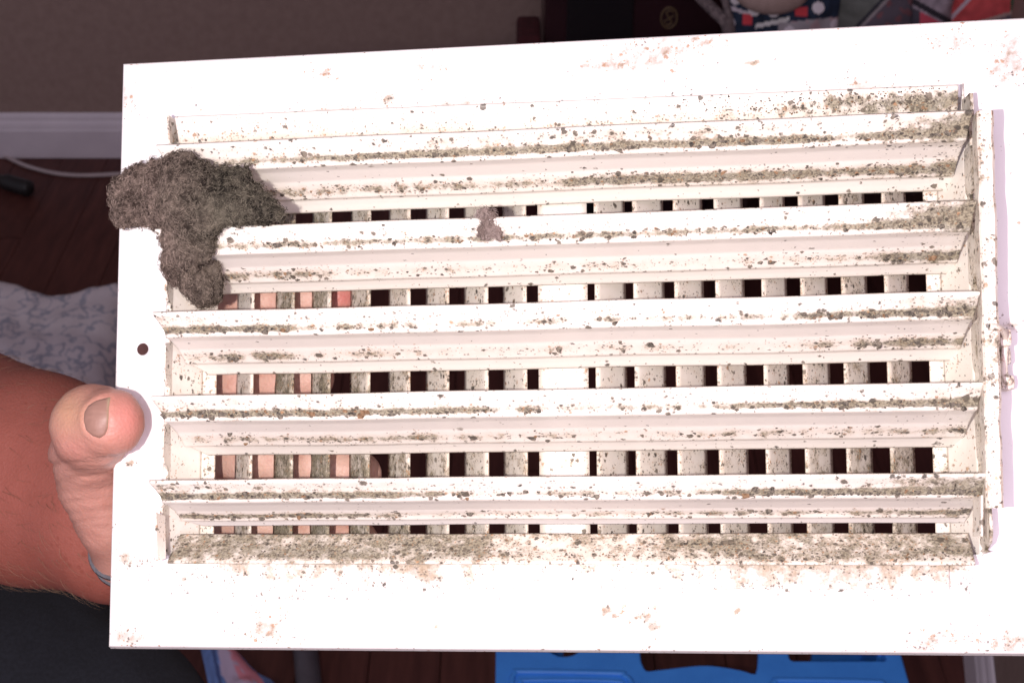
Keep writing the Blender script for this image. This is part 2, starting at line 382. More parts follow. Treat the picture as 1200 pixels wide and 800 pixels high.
def blade_att(i):
    def f(u, s):
        x = u2x(u); patch = nz(x/26, i*7.3, 2.)*.55 + nz(x/8, i*3.1, s*3)*.28
        m = 0.0
        m += (interp(x, D1[i])*1.26 + patch*.62) * gauss(s, S_crease*.75, .060)*1.16
        m += interp(x, UP[i]) * .90*gauss(s, S_crease*.35, .14) + .10
        m += (interp(x, D2[i])*1.17 + patch*.55) * gauss(s, (S_flat*.42+S_line*.58), .070)*1.10
        m += .35*gauss(s, S_line, .012) + .45*gauss(s, S_crease, .012)
        if x > 1030: m += .55*(x-1030)/100*(1 if i in (0, 1) else .5)*(.5+gauss(s, S_crease*.6, .2))
        m += .25*gauss(s, 1, .04) + .55*gauss(s, 0, .02)
        r = interp(x, RU[i])*(.85*gauss(s, .0, .028) + .62*gauss(s, S_crease*.62, .14) + .70*gauss(s, (S_flat+S_line)/2, .09)) + .25*patch
        return max(0, m), max(0, r)
    return f
UL, UR = -.1280, .1285
blades = []
NS = 64
for i, vt in enumerate(tops):
    def fn(s, u, vt=vt, i=i):
        v, w_ = blade_prof(s, i)
        return (vt + v + .00032*nz(u*22, i*9.), w_ + .0005*nz(u*13, i*5., 2.), u + (.0022*min(1, s/.3) if u < -.12 else 0) - (.003*s if u > .12 else 0) + (.006*max(0, (s-S_line)/(1-S_line)) if u < -.12 and s > S_line else 0))
    b_ = sheet('louver_blade', fn, UL, UR, 520, NS, blade_att(i))
    b_['label'] = ['top louver blade with the heaviest grey mould band', 'second louver blade with beaded mould and the lint clump at its left', 'middle louver blade with mould at both ends', 'fourth louver blade with mould on its left third and right end', 'bottom louver blade with thick mould at both ends'][i]
    blades.append(b_)
# mould lumps grown along the creases, a rough mass on each blade
M_mould = simple('grey_green_mould', (.030, .026, .022), (.22, .19, .15), 900, .95, .9, .0004)
M_mouldr = simple('rusty_mould', (.11, .06, .03), (.30, .19, .11), 900, .95, .9, .0004)
ico = bmesh.new(); bmesh.ops.create_icosphere(ico, subdivisions=1, radius=1); IV = [v.co.copy() for v in ico.verts]; IF = [tuple(v.index for v in f.verts) for f in ico.faces]; ico.free()
def lumps(name, plist, parent, mats):
    vs, fs, mi = [], [], []
    for (p, r, fl_, k) in plist:
        b0 = len(vs); rot = Matrix.Rotation(random.random()*6.3, 3, 'Z'); st = random.uniform(.8, 1.5)
        for v in IV:
            q = Vector((v.x*st, v.y, v.z*fl_)) * (1 + .95*noise.noise(v*1.5 + Vector(p)*900))
            vs.append(Vector(p) + rot @ q * r)
        for f in IF: fs.append(tuple(b0+a for a in f)); mi.append(k)
    o = pydata(name, vs, fs, None, parent, False)
    for m in mats: o.data.materials.append(m)
    o.data.polygons.foreach_set('material_index', mi)
    o['kind'] = 'stuff'
    return o
for i, vt in enumerate(tops):
    pl = []
    for DD, sc_, sd in ((D1[i], S_crease*.78, .026), (D2[i], S_flat*.42+S_line*.58, .038)):
        for n in range(1500):
            u = random.uniform(UL+.002, UR-.003); x = u2x(u)
            dens = interp(x, DD) + .8*nz(x/26, i*7.3, 2.) + .5*nz(x/8, i*3.1, sc_)
            if dens < .60 or random.random() > (dens-.5)*.6: continue
            s = min(S_line-.02, max(.02, random.gauss(sc_, sd))); v, w_ = blade_prof(s, i)
            pl.append(((u, vt+v, w_+.0004), abs(random.gauss(0, .30))*.001+.00014 + (.0006 if random.random() < .05 else 0), .4, 1 if random.random() < .12 else 0))
    lumps('mould_growth', pl, blades[i], [M_mould, M_mouldr])
# top and bottom flanges ---------------------------------------------
def flange(name, ya, yb, xa0, xa1, wa, wb, att, retv):
    A0, A1 = PL(xa0, ya[0], wa), PL(xa1, ya[1], wa); B0, B1 = PL(xa0+2, yb[0], wb), PL(xa1, yb[1], wb)
    u0, u1 = A0.x, A1.x
    def fn(s, u):
        f = (u-u0)/(u1-u0)
        if s < .12:   # return wall from the plate up to the edge
            return (A0.y + (A1.y-A0.y)*f + retv*(1-s/.12), .0002 + (wa-.0002)*(s/.12))
        t = (s-.12)/.88
        va, vb = A0.y+(A1.y-A0.y)*f, B0.y+(B1.y-B0.y)*f
        return (va+(vb-va)*t + .0002*nz(u*40, t*3, ya[0]), wa+(wb-wa)*t)
    return sheet(name, fn, u0, u1, 420, 26, att)
def top_att(u, s):
    x = u2x(u); t = max(0, (s-.12)/.88); d = interp(x, [(187, .52), (420, .45), (560, .52), (800, .62), (960, .78), (1040, 1.0), (1145, .95)])
    return max(0, d*(.48+.45*t + .35*nz(x/30, s*2)) + .5*gauss(t, 1, .07) + interp(x, [(900, 0), (1000, .45), (1130, .55)])*gauss(t, .45, .4)), interp(x, [(187, .85), (420, .75), (700, .55), (1145, .6)])*(.4+.65*gauss(t, .9, .3))
top_f = flange('top_flange', (137.5, 100), (169, 134), 205, 1123, .0105, .0060, top_att, .0004)
def bot_att(u, s):
    x = u2x(u); t = max(0, (s-.12)/.88); d = interp(x, [(187, .95), (300, 1.0), (560, .97), (640, .70), (760, .72), (860, .98), (960, .9), (1145, .95)])
    return max(0, d*(1.12+.22*nz(x/30, s*2)) - .25*gauss(t, .05, .1)), interp(x, [(187, .45), (560, .5), (700, .6), (1145, .5)])
bot_f = flange('bottom_flange', (659, 661), (626.5, 625), 196, 1143, .0085, -.0030, bot_att, -.0004)
pl = []
for n in range(1500):
    u = random.uniform(-.127, .127); x = u2x(u); d = interp(x, [(187, .8), (560, .95), (640, .3), (780, .4), (860, .9), (1145, .8)])
    if random.random() > d*.8: continue
    t = random.random(); A = PL(x, 659, .0085); B = PL(x, 626.5, -.0030)
    p = A.lerp(B, .1+.85*t); p.z += .0003; p.x = u
    pl.append((p, random.uniform(.00012, .0004), .5, 1 if random.random() < .15 else 0))
lumps('mould_growth', pl, bot_f, [M_mould, M_mouldr])
pl = []
for n in range(420):
    x = random.triangular(720, 1120, 1080); t = random.random(); A = PL(x, 101+(1123-x)*.0409, .0105); B = PL(x, 134+(1123-x)*.038, .006)
    p = A.lerp(B, .05+.9*t); p.z += .0003
    if random.random() > interp(x, [(720, .3), (1000, .9), (1120, .9)]): continue
    pl.append((p, random.uniform(.0001, .00035), .5, 1 if random.random() < .2 else 0))
lumps('mould_growth', pl, top_f, [M_mould, M_mouldr])
# side walls with ears beside every blade ------------------------------
def side_wall(u, sgn):
    hk = 1 if sgn > 0 else .45
    prof = [(PL(640, 132, .0).y, .0005), (PL(640, 134, .0).y, .010)]
    prof = [(OPT-.001, .0008), (OPT-.0015, .0095), (tops[0]+.001, .0105)]
    for vt in tops:
        prof += [(vt-.0005, .0055), (vt-.0075, .0055), (vt-.0085, .0120), (vt-.0175, .0130), (vt-.0205, .0100), (vt-.0225, .0030), (vt-.0262, .0030)]
    prof = [p for p in prof if p[0] > OPB+.0015] + [(OPB+.001, .0095), (OPB+.0005, .0005)]
    prof = [(v, w_*hk) for v, w_ in prof]
    vs, fs, mo, ru = [], [], [], []
    for (v, w_) in prof:
        lowest = -.0005
        for j in range(7):
            t = j/6; vs.append((u + sgn*.0012*t*(sgn > 0) + .0002*nz(v*90, t), v, lowest + (w_-lowest)*t)); mo.append(.35+.3*t+.25*nz(v*200, t*3)+(.25 if sgn > 0 else 0)); ru.append(.6 if t > .9 else .4)
    for i in range(len(prof)-1):
        for j in range(6): q = i*7+j; fs.append((q, q+1, q+8, q+7))
    o = pydata('side_wall', vs, fs, M_steel, reg, False, {'mold': mo, 'rust': ru})
    m = o.modifiers.new('thickness', 'SOLIDIFY'); m.thickness = .0009; m.offset = 0
side_wall(-.1296, -1); side_wall(.1290, 1)
# little corner tabs closing the flange ends
def quad_part(name, pts, mold=.3, rust=.5, thick=.0007, lab=None, n=6):
    a, b_, c, d = [Vector(p) for p in pts]; vs, fs = [], []
    for i in range(n+1):
        for j in range(n+1):
            vs.append(a.lerp(b_, i/n).lerp(d.lerp(c, i/n), j/n))
    for i in range(n):
        for j in range(n): q = i*(n+1)+j; fs.append((q, q+1, q+n+2, q+n+1))
    o = pydata(name, vs, fs, M_steel, reg, False, {'mold': [mold]*len(vs), 'rust': [rust]*len(vs)})
    m = o.modifiers.new('thickness', 'SOLIDIFY'); m.thickness = thick; m.offset = 0
    if lab: o['label'] = lab
    return o
quad_part('corner_tab', [PL(196.5, 135, .0105), PL(207, 142, .004), PL(207, 166, .003), PL(198, 168, .010)], .75, .6)
quad_part('corner_tab', [PL(182, 600, .014), PL(192.5, 604, .008), PL(193.5, 654, .009), PL(184, 657, .012)], .45, .6)
quad_part('corner_tab', [PL(1142, 584, .010), PL(1151, 580, .019), PL(1150.5, 628, .017), PL(1141, 628, .010)], .55, .6)
# operating bar beside the blades and its lever ------------------------
bt, bb = PL(1156, 130, .022), PL(1168, 595, .022)
vs, fs, mo, ru = [], [], [], []
prof = [(-.0024, .0135), (-.0024, .0215), (-.0019, .0222), (.0010, .0226), (.0016, .0218), (.0017, .0125)]
for i in range(181):
    c = bt.lerp(bb, i/180)
    for a_, w_ in prof:
        vs.append((c.x+a_+.00035*nz(i*.11, a_*300), c.y, w_+.0003*nz(i*.09, 7))); mo.append(.62+.30*nz(i*.12, a_*400)); ru.append(.62+.35*nz(i*.07, a_*300, 4))
n = len(prof)
for i in range(180):
    for j in range(n-1): q = i*n+j; fs.append((q, q+1, q+n+1, q+n))
o = pydata('linkage_bar', vs, fs, M_steel, reg, False, {'mold': mo, 'rust': ru}); o['label'] = 'narrow rust-flecked bar down the right end of the blades'
m = o.modifiers.new('thickness', 'SOLIDIFY'); m.thickness = .0008; m.offset = 0
def lever_box(name, px0, px1, py0, py1, w0, w1, mold, rust, parent=reg, bev=.0006):
    a_, b_ = PL(px0, py1, w1), PL(px1, py0, w1)
    bm = bmesh.new(); add_box(bm, (a_.x, a_.y, w0), (b_.x, b_.y, w1), bev)
    l1 = bm.verts.layers.float.new('mold'); l2 = bm.verts.layers.float.new('rust')
    for v in bm.verts: v[l1] = mold; v[l2] = rust
    return bm_obj(name, bm, M_steel, parent)
bm = bmesh.new(); l1 = bm.verts.layers.float.new('mold'); l2 = bm.verts.layers.float.new('rust')
lv = lever_box('lever', 1171.5, 1186, 384, 406, .001, .0145, .45, .95, reg, .0016)
lever_box('lever_tip', 1174.5, 1185, 407, 427, .001, .0098, 1.0, .4, lv, .0012)
lever_box('lever_foot', 1173, 1190, 438, 457, .001, .0085, .62, .8, lv, .0018)
bm = bmesh.new(); l1 = bm.verts.layers.float.new('mold'); l2 = bm.verts.layers.float.new('rust')
tube_pts(bm, smoothpath([PL(1160, 383, .0235), PL(1169, 384, .0225), PL(1176, 389, .0175), PL(1178, 400, .0125), PL(1177, 420, .0112), PL(1177, 436, .0100), PL(1181, 446, .0100)], 26), .0011, 8)
for v in bm.verts: v[l1] = .45; v[l2] = .8
bm_obj('lever_arm', bm, M_steel, lv, True)
bm = bmesh.new(); l1 = bm.verts.layers.float.new('mold'); l2 = bm.verts.layers.float.new('rust')
pc = PL(1181, 447, .0085); tube_pts(bm, [pc, pc+Vector((0, 0, .0012)), pc+Vector((0, 0, .0016))], [.0013, .0013, .0006], 14)
for v in bm.verts: v[l1] = .6; v[l2] = .9
bm_obj('pivot', bm, M_steel, lv, True)
# grille vanes')
# grille vanes -----------------------------------------------------------
VT, VB = PL(640, 140, -.02).y, PL(640, 650, -.02).y
holesL = [(253.8, 277.8), (296, 323), (343.6, 365.6), (386.5, 411), (433, 456), (480, 500), (525.6, 545), (571.7, 590.8), (617, 631.5)]
holesR = [(689.7, 699), (734, 744.6), (779.5, 793), (826, 841.5), (874, 896), (924, 941.8), (972, 990), (1018.7, 1041), (1068, 1089.6)]
WN, WF = -.0130, -.0265
def X(px, w_): return PL(px, 445, w_).x
bars = [(X(237.5, WN), WN, X(253.8, WN), WN)]
for (a0, a1), (b0, b1) in zip(holesL, holesL[1:]): bars.append((X(a1, WF), WF, X(b0, WN), WN))
bars.append((X(631.5, -.016), -.016, X(689.7, -.016), -.016))
for (a0, a1), (b0, b1) in zip(holesR, holesR[1:]): bars.append((X(a1, WN), WN, X(b0, WF), WF))
bars.append((X(1089.6, WN), WN, X(1107, WN), WN))
for k, (ua, wa, ub, wb) in enumerate(bars):
    xm = (u2x((ua+ub)/2)); vs, fs, mo, ru = [], [], [], []
    nv_, nb = 90, 7
    for j in range(nv_+1):
        v = VB + (VT-VB)*j/nv_
        ypx = 400 - (v)*3650
        for i in range(nb+1):
            t = i/nb; bow = .00015*math.sin(math.pi*t)
            vs.append((ua+(ub-ua)*t, v, wa+(wb-wa)*t+bow))
            dl = interp(xm, [(190, .45), (245, .55), (285, .98), (340, 1.0), (390, .88), (450, .74), (520, .60), (600, .50), (660, .12), (720, .40), (900, .45), (980, .62), (1060, .82), (1100, .45)])
            dl += .12*nz(v*60, k*3.) + .12*interp(ypx, [(350, -.6), (450, .2), (560, 1)])
            mo.append(max(0, dl+.06)); ru.append(.35+ (.62 if (t < .08 or t > .92) else 0))
    for j in range(nv_):
        for i in range(nb): q = j*(nb+1)+i; fs.append((q, q+1, q+nb+2, q+nb+1))
    o = pydata('vane', vs, fs, M_steel, reg, True, {'mold': mo, 'rust': ru})
    m = o.modifiers.new('thickness', 'SOLIDIFY'); m.thickness = .0007; m.offset = 0
    if k == 9: o['label'] = 'wide flat centre bar of the grille'
# flat end panels of the grille and the cross pieces that carry the vanes
def panel(ua, wa, ub, wb, bend):
    def fn(s, u):
        f = (u-ua)/(ub-ua); return (VT+(VB-VT)*s, wa+(wb-wa)*f + bend*math.sin(math.pi*f))
    sheet('end_panel', fn, ua, ub, 14, 60, lambda u, s: (.30+.15*nz(u*60, s*9), .40+.1*nz(u*90, s*20)))
panel(-.1305, .0020, X(236.9, -.0128), -.0128, -.001); panel(X(1107.6, -.0128), -.0128, .1292, .0010, -.001)
M_front = simple('white_enamel_front', (.78, .76, .73), (.82, .80, .78), 40, .4, .05)
bm = bmesh.new()
add_box(bm, (OPL-.0005, VT-.001, -.0296), (OPR+.0005, VT+.006, -.0276)); add_box(bm, (OPL-.0005, VB-.006, -.0296), (OPR+.0005, VB+.001, -.0276))
bm_obj('vane_rail', bm, M_front, reg)

# ------------------------------------------------------------------ lint clumps
def lint_mat(la=(.32, .245, .205), lb=(.17, .15, .115), da=(.050, .036, .030), db=(.014, .012, .010)):
    m, nt, bs = newmat('matted_lint')
    co = N(nt, 'ShaderNodeTexCoord').outputs['Object']
    a = N(nt, 'ShaderNodeAttribute'); a.attribute_name = 'tone'
    n = noise_n(nt, 500, 4, .7, co).outputs['Fac']; n2 = noise_n(nt, 60, 3, .5, co).outputs['Fac']
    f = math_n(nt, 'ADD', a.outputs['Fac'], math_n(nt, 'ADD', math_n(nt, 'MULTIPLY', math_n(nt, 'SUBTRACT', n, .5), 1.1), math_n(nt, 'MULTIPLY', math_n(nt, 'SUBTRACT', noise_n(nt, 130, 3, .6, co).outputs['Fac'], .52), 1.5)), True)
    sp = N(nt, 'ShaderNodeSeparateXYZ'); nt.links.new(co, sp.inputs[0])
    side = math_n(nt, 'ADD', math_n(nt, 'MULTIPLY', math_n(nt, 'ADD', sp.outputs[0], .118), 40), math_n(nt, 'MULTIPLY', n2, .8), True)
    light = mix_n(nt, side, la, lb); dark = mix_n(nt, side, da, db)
    nt.links.new(mix_n(nt, f, dark, light), bs.inputs['Base Color']); bs.inputs['Roughness'].default_value = 1; bs.inputs['Specular IOR Level'].default_value = .1
    bump(nt, bs, n, .8, .0008)
    return m
M_lint = lint_mat(); M_tuft = lint_mat((.42, .34, .31), (.42, .34, .31), (.16, .12, .105), (.16, .12, .105))
_ico = {}
def ico_data(sub):
    if sub not in _ico:
        b = bmesh.new(); bmesh.ops.create_icosphere(b, subdivisions=sub, radius=1)
        _ico[sub] = (np.array([v.co[:] for v in b.verts]), np.array([[v.index for v in f.verts] for f in b.faces])); b.free()
    return _ico[sub]
def sphere_soup(name, sph, sub):
    """sph: list of (centre, radius, (sx,sy,sz)) -> one mesh, to be fused by the remesh"""
    V, F = ico_data(sub); n = len(V)
    vs = np.concatenate([V*r*np.array(s3) + np.array(p[:]) for p, r, s3 in sph]); fs = np.concatenate([F+n*i for i in range(len(sph))])
    me = bpy.data.meshes.new(name); me.from_pydata(vs.tolist(), [], fs.tolist()); me.update(); return me
def remesh(name, spheres, voxel, smooth_it=4):
    return remesh_me(name, sphere_soup(name, spheres, 3), voxel, smooth_it)
def remesh_me(name, me, voxel, smooth_it):
    o = bpy.data.objects.new(name, me); COL.objects.link(o)
    r = o.modifiers.new('r', 'REMESH'); r.mode = 'VOXEL'; r.voxel_size = voxel; r.adaptivity = 0
    if smooth_it:
        s = o.modifiers.new('s', 'SMOOTH'); s.iterations = smooth_it; s.factor = .5
    dg = bpy.context.evaluated_depsgraph_get(); dg.update()
    out = bpy.data.meshes.new_from_object(o.evaluated_get(dg)); bpy.data.objects.remove(o)
    out.name = name; return out
def get_normals(me):
    a = np.empty(len(me.vertices)*3, np.float32); me.vertices.foreach_get('normal', a); return [Vector(q) for q in a.reshape(-1, 3).tolist()]
def sdf_mesh(name, segs, h, k=.006, pad=.004):
    """smooth union of tapered capsules [(p, r, q, s)] -> one closed surface (surface nets)"""
    P = np.array([[*p] for p, r, q, s_ in segs] + [[*q] for p, r, q, s_ in segs]); R_ = max(max(r, s_) for p, r, q, s_ in segs)
    lo = np.min([np.minimum(np.array(p[:]) - r, np.array(q[:]) - s_) for p, r, q, s_ in segs], 0) - pad - k
    hi = np.max([np.maximum(np.array(p[:]) + r, np.array(q[:]) + s_) for p, r, q, s_ in segs], 0) + pad + k
    n = np.ceil((hi-lo)/h).astype(int) + 1
    G = np.full(n, 1.0, np.float32)
    axs = [lo[i] + h*np.arange(n[i], dtype=np.float32) for i in range(3)]
    for p, r, q, s_ in segs:
        p_, q_ = np.array(p[:]), np.array(q[:]); m = k*1.5 + 3*h
        a = np.maximum(np.floor((np.minimum(p_-r, q_-s_) - m - lo)/h).astype(int), 0); b = np.minimum(np.ceil((np.maximum(p_+r, q_+s_) + m - lo)/h).astype(int)+1, n)
        X_, Y_, Z_ = np.meshgrid(axs[0][a[0]:b[0]], axs[1][a[1]:b[1]], axs[2][a[2]:b[2]], indexing='ij', sparse=True)
        d = q_-p_; L2 = d@d
        t = np.clip(((X_-p_[0])*d[0] + (Y_-p_[1])*d[1] + (Z_-p_[2])*d[2])/L2, 0, 1); ts = t*t*(3-2*t)
        D = np.sqrt((X_-p_[0]-d[0]*t)**2 + (Y_-p_[1]-d[1]*t)**2 + (Z_-p_[2]-d[2]*t)**2) - (r + (s_-r)*ts)
        S = G[a[0]:b[0], a[1]:b[1], a[2]:b[2]]; hh = np.maximum(k - np.abs(S-D), 0)/k
        G[a[0]:b[0], a[1]:b[1], a[2]:b[2]] = np.minimum(S, D) - hh*hh*k*.25
    I = G < 0
    c = np.zeros(n-1, int)
    offs = [(i, j, l) for i in (0, 1) for j in (0, 1) for l in (0, 1)]
    for i, j, l in offs: c += I[i:n[0]-1+i, j:n[1]-1+j, l:n[2]-1+l]
    cell = (c > 0) & (c < 8); idx = np.argwhere(cell); ID = np.full(n-1, -1); ID[cell] = np.arange(len(idx))
    acc = np.zeros((len(idx), 3)); cnt = np.zeros(len(idx))
    for o1 in offs:
        for ax_ in range(3):
            if o1[ax_]: continue
            o2 = list(o1); o2[ax_] = 1
            A = idx + np.array(o1); B = idx + np.array(o2); g1 = G[A[:,0], A[:,1], A[:,2]]; g2 = G[B[:,0], B[:,1], B[:,2]]; m = (g1 < 0) != (g2 < 0)
            t = np.where(m, g1/np.where(m, g1-g2, 1), 0); pos = A.astype(float); pos[:, ax_] += t
            acc[m] += pos[m]; cnt[m] += 1
    V = lo + h*acc/cnt[:, None]; F = []
    for ax_ in range(3):
        o2 = [0, 0, 0]; o2[ax_] = 1; sl1 = tuple(slice(0, n[i]-o2[i]) for i in range(3)); sl2 = tuple(slice(o2[i], n[i]) for i in range(3))
        E = np.argwhere(I[sl1] != I[sl2]); u, v = (ax_+1) % 3, (ax_+2) % 3
        eu = np.eye(3, dtype=int)[u]; ev = np.eye(3, dtype=int)[v]
        E = E[(E[:, u] > 0) & (E[:, v] > 0)]
        g = lambda q: ID[q[:,0], q[:,1], q[:,2]]
        quad = np.stack([g(E-eu-ev), g(E-ev), g(E), g(E-eu)], 1)
        ins = I[E[:,0], E[:,1], E[:,2]]; quad[~ins] = quad[~ins][:, ::-1]; F.append(quad)
    F = np.concatenate(F)
    me = bpy.data.meshes.new(name); me.from_pydata(V.tolist(), [], F.tolist()); me.update(); return me
def in_poly(x, y, P):
    c = False; j = len(P)-1
    for i in range(len(P)):
        if (P[i][1] > y) != (P[j][1] > y) and x < (P[j][0]-P[i][0])*(y-P[i][1])/(P[j][1]-P[i][1])+P[i][0]: c = not c
        j = i
    return c
def edge_d(x, y, P):
    best = 1e9
    for i in range(len(P)):
        ax_, ay_ = P[i]; bx_, by_ = P[(i+1) % len(P)]; dx, dy = bx_-ax_, by_-ay_
        t = max(0, min(1, ((x-ax_)*dx+(y-ay_)*dy)/(dx*dx+dy*dy))); best = min(best, math.hypot(x-ax_-dx*t, y-ay_-dy*t))
    return best
def clump(name, P, wbase, thick, nsp, nfib, label, voxel=.0009, flen=(.0006, .0022), frad=.00009, rmax=22, mat=None):
    xs = [p[0] for p in P]; ys = [p[1] for p in P]; sph = []
    tries = 0
    while len(sph) < nsp and tries < 20000:
        tries += 1
        x, y = random.uniform(min(xs), max(xs)), random.uniform(min(ys), max(ys))
        if not in_poly(x, y, P): continue
        d_ = edge_d(x, y, P)
        rpx = min(d_, random.uniform(.45, 1)*rmax)
        if rpx < 2.5: continue
        r = rpx/3.75/1000; wb = wbase(x, y)
        sph.append((PL(x, y, wb + (.0025*nz(x/26, y/20, 5) + random.uniform(0, thick))*min(1, d_/22)), r, (1, 1, .55)))
    me = remesh(name, sph, voxel, 2)
    NM = get_normals(me)
    for v in me.vertices:
        n_ = NM[v.index]; v.co += n_*(.0013*noise.fractal(v.co*340, .8, 2.1, 4) + .0007*noise.noise(v.co*1300))
    me.update()
    tone = me.attributes.new('tone', 'FLOAT', 'POINT'); tone.data.foreach_set('value', [.30+.35*noise.noise(v.co*500) for v in me.vertices])
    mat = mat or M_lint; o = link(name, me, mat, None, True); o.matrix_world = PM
    tag(o, label, 'lint clump')
    # loose fibres felted on the surface
    nvv = len(me.vertices); vs, fs, tn = [], [], []
    for k in range(nfib):
        v = me.vertices[random.randrange(nvv)]
        if v.normal.z < -.2: continue
        n_ = v.normal.copy(); t = n_.cross(Vector((random.gauss(0, 1), random.gauss(0, 1), random.gauss(0, 1))))
        if t.length < 1e-3: continue
        t.normalize(); L = random.uniform(*flen); p = v.co + n_*random.uniform(-.0001, .0006); cur = random.uniform(-3.0, 3.0)
        lift = random.uniform(0, .22) if random.random() < .93 else random.uniform(.4, 1.3); tn_ = random.choice((.15, .35, .55, .8, 1.0)); pr = frad*random.uniform(.6, 1.5)
        S_ = 5; b0 = len(vs)
        for s in range(S_+1):
            dirv = (t + n_*(lift*(1-1.8*s/S_))).normalized(); sd = n_.cross(dirv).normalized()
            rr_ = pr*(1-.5*s/S_)
            vs += [p+sd*rr_, p-sd*rr_*.5+n_*rr_*.87, p-sd*rr_*.5-n_*rr_*.87]; tn += [tn_]*3
            p = p + dirv*(L/S_); t = (Matrix.Rotation(cur/S_ + random.gauss(0, .25), 3, n_) @ t)
        for s in range(S_):
            for j in range(3): a_, b_ = b0+s*3+j, b0+s*3+(j+1) % 3; fs.append((a_, b_, b_+3, a_+3))
    f = pydata('fibres', vs, fs, mat, o, False, {'tone': tn}); f['kind'] = 'stuff'
    return o
LP = [(128, 240), (129, 222), (134, 208), (150, 197), (168, 191), (184, 186), (202, 180), (215, 178), (228, 179), (233, 187), (250, 193), (270, 196), (291, 193), (295, 200), (294, 212), (306, 219), (314, 228), (324, 236), (336, 250), (334, 261),
      (318, 263), (290, 264), (263, 263), (257, 275), (254, 290), (249, 298), (258, 310), (264, 326), (262, 346), (255, 357), (240, 361), (226, 358), (217, 345), (207, 334), (196, 331), (192, 318), (190, 296), (188, 276), (180, 268), (162, 266), (148, 270), (135, 268), (132, 256)]
def lbase(x, y):
    if x < 185: return .004
    if y > 268: return .006 if y > 300 else .016
    return .012 + .010*min(1, (x-185)/30)
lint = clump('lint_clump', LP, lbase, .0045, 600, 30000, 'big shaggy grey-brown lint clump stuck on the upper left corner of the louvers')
LP2 = [(556, 246), (564, 242), (574, 244), (582, 249), (580, 260), (586, 268), (589, 280), (592, 284), (584, 284), (576, 281), (558, 283), (558, 268), (562, 260), (556, 254)]
clump('lint_clump', LP2, lambda x, y: .021 if y < 256 else .019, .0015, 90, 700, 'small fuzzy grey lint tuft on the second louver blade, left of centre', .0006, (.001, .0024), .00007, 9, M_tuft)

# ------------------------------------------------------------------ person: arm and hand
def skin_mat():
    m, nt, bs = newmat('skin')
    co = N(nt, 'ShaderNodeTexCoord').outputs['Object']
    a = N(nt, 'ShaderNodeAttribute'); a.attribute_name = 'pale'
    n1 = noise_n(nt, 24, 4, .6, co).outputs['Fac']; n2 = noise_n(nt, 700, 3, .6, co).outputs['Fac']
    vo = N(nt, 'ShaderNodeTexVoronoi'); vo.inputs['Scale'].default_value = 230; nt.links.new(co, vo.inputs['Vector'])
    n3 = noise_n(nt, 120, 3, .6, co).outputs['Fac']
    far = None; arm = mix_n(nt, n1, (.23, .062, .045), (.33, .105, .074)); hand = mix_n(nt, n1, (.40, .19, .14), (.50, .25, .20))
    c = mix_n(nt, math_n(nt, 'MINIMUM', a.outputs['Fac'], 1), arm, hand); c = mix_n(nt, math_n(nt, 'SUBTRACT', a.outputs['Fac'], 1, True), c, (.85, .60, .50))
    fre = math_n(nt, 'MULTIPLY', math_n(nt, 'MULTIPLY', math_n(nt, 'SUBTRACT', math_n(nt, 'MULTIPLY', math_n(nt, 'SUBTRACT', n1, .30), .9), vo.outputs['Distance']), 12, True), math_n(nt, 'SUBTRACT', .55, math_n(nt, 'MULTIPLY', a.outputs['Fac'], .7)), True)
    c = mix_n(nt, fre, c, (.22, .055, .035))
    c = mix_n(nt, math_n(nt, 'MULTIPLY', math_n(nt, 'SUBTRACT', n3, .48), 2.6, True), c, mix_n(nt, a.outputs['Fac'], (.245, .070, .048), (.46, .20, .15)))
    r = N(nt, 'ShaderNodeAttribute'); r.attribute_name = 'red'
    c = mix_n(nt, r.outputs['Fac'], c, (.58, .19, .17))
    y = N(nt, 'ShaderNodeAttribute'); y.attribute_name = 'yellow'
    c = mix_n(nt, y.outputs['Fac'], c, (.52, .30, .17))
    nt.links.new(c, bs.inputs['Base Color']); bs.inputs['Roughness'].default_value = .5
    bs.inputs['Subsurface Weight'].default_value = .12; bs.inputs['Subsurface Radius'].default_value = (1, .35, .2); bs.inputs['Subsurface Scale'].default_value = .003
    vb = N(nt, 'ShaderNodeTexVoronoi'); vb.inputs['Scale'].default_value = 900; nt.links.new(co, vb.inputs['Vector'])
    bump(nt, bs, math_n(nt, 'ADD', math_n(nt, 'MULTIPLY', n2, .7), math_n(nt, 'MULTIPLY', vb.outputs['Distance'], .6)), .38, .0005)
    return m
M_skin = skin_mat()
def chain(sg, pts):
    """tapered run between joints, fused with the rest by sdf_mesh"""
    for (p, r), (q, s_) in zip(pts, pts[1:]): sg.append((p, r, q, s_))
def PW_(px, py, w_): return PM @ PL(px, py, w_)
bm = []
ELB = C(-260, 480, .74); WR = C(118, 585, .600)
chain(bm, [(ELB, .050), (C(-60, 520, .655), .0440), (C(40, 560, .618), .0435), (C(150, 592, .592), .038), (C(210, 585, .582), .034)])
chain(bm, [(C(200, 560, .575), .024), (PW_(205, 425, -.0440), .0155)])
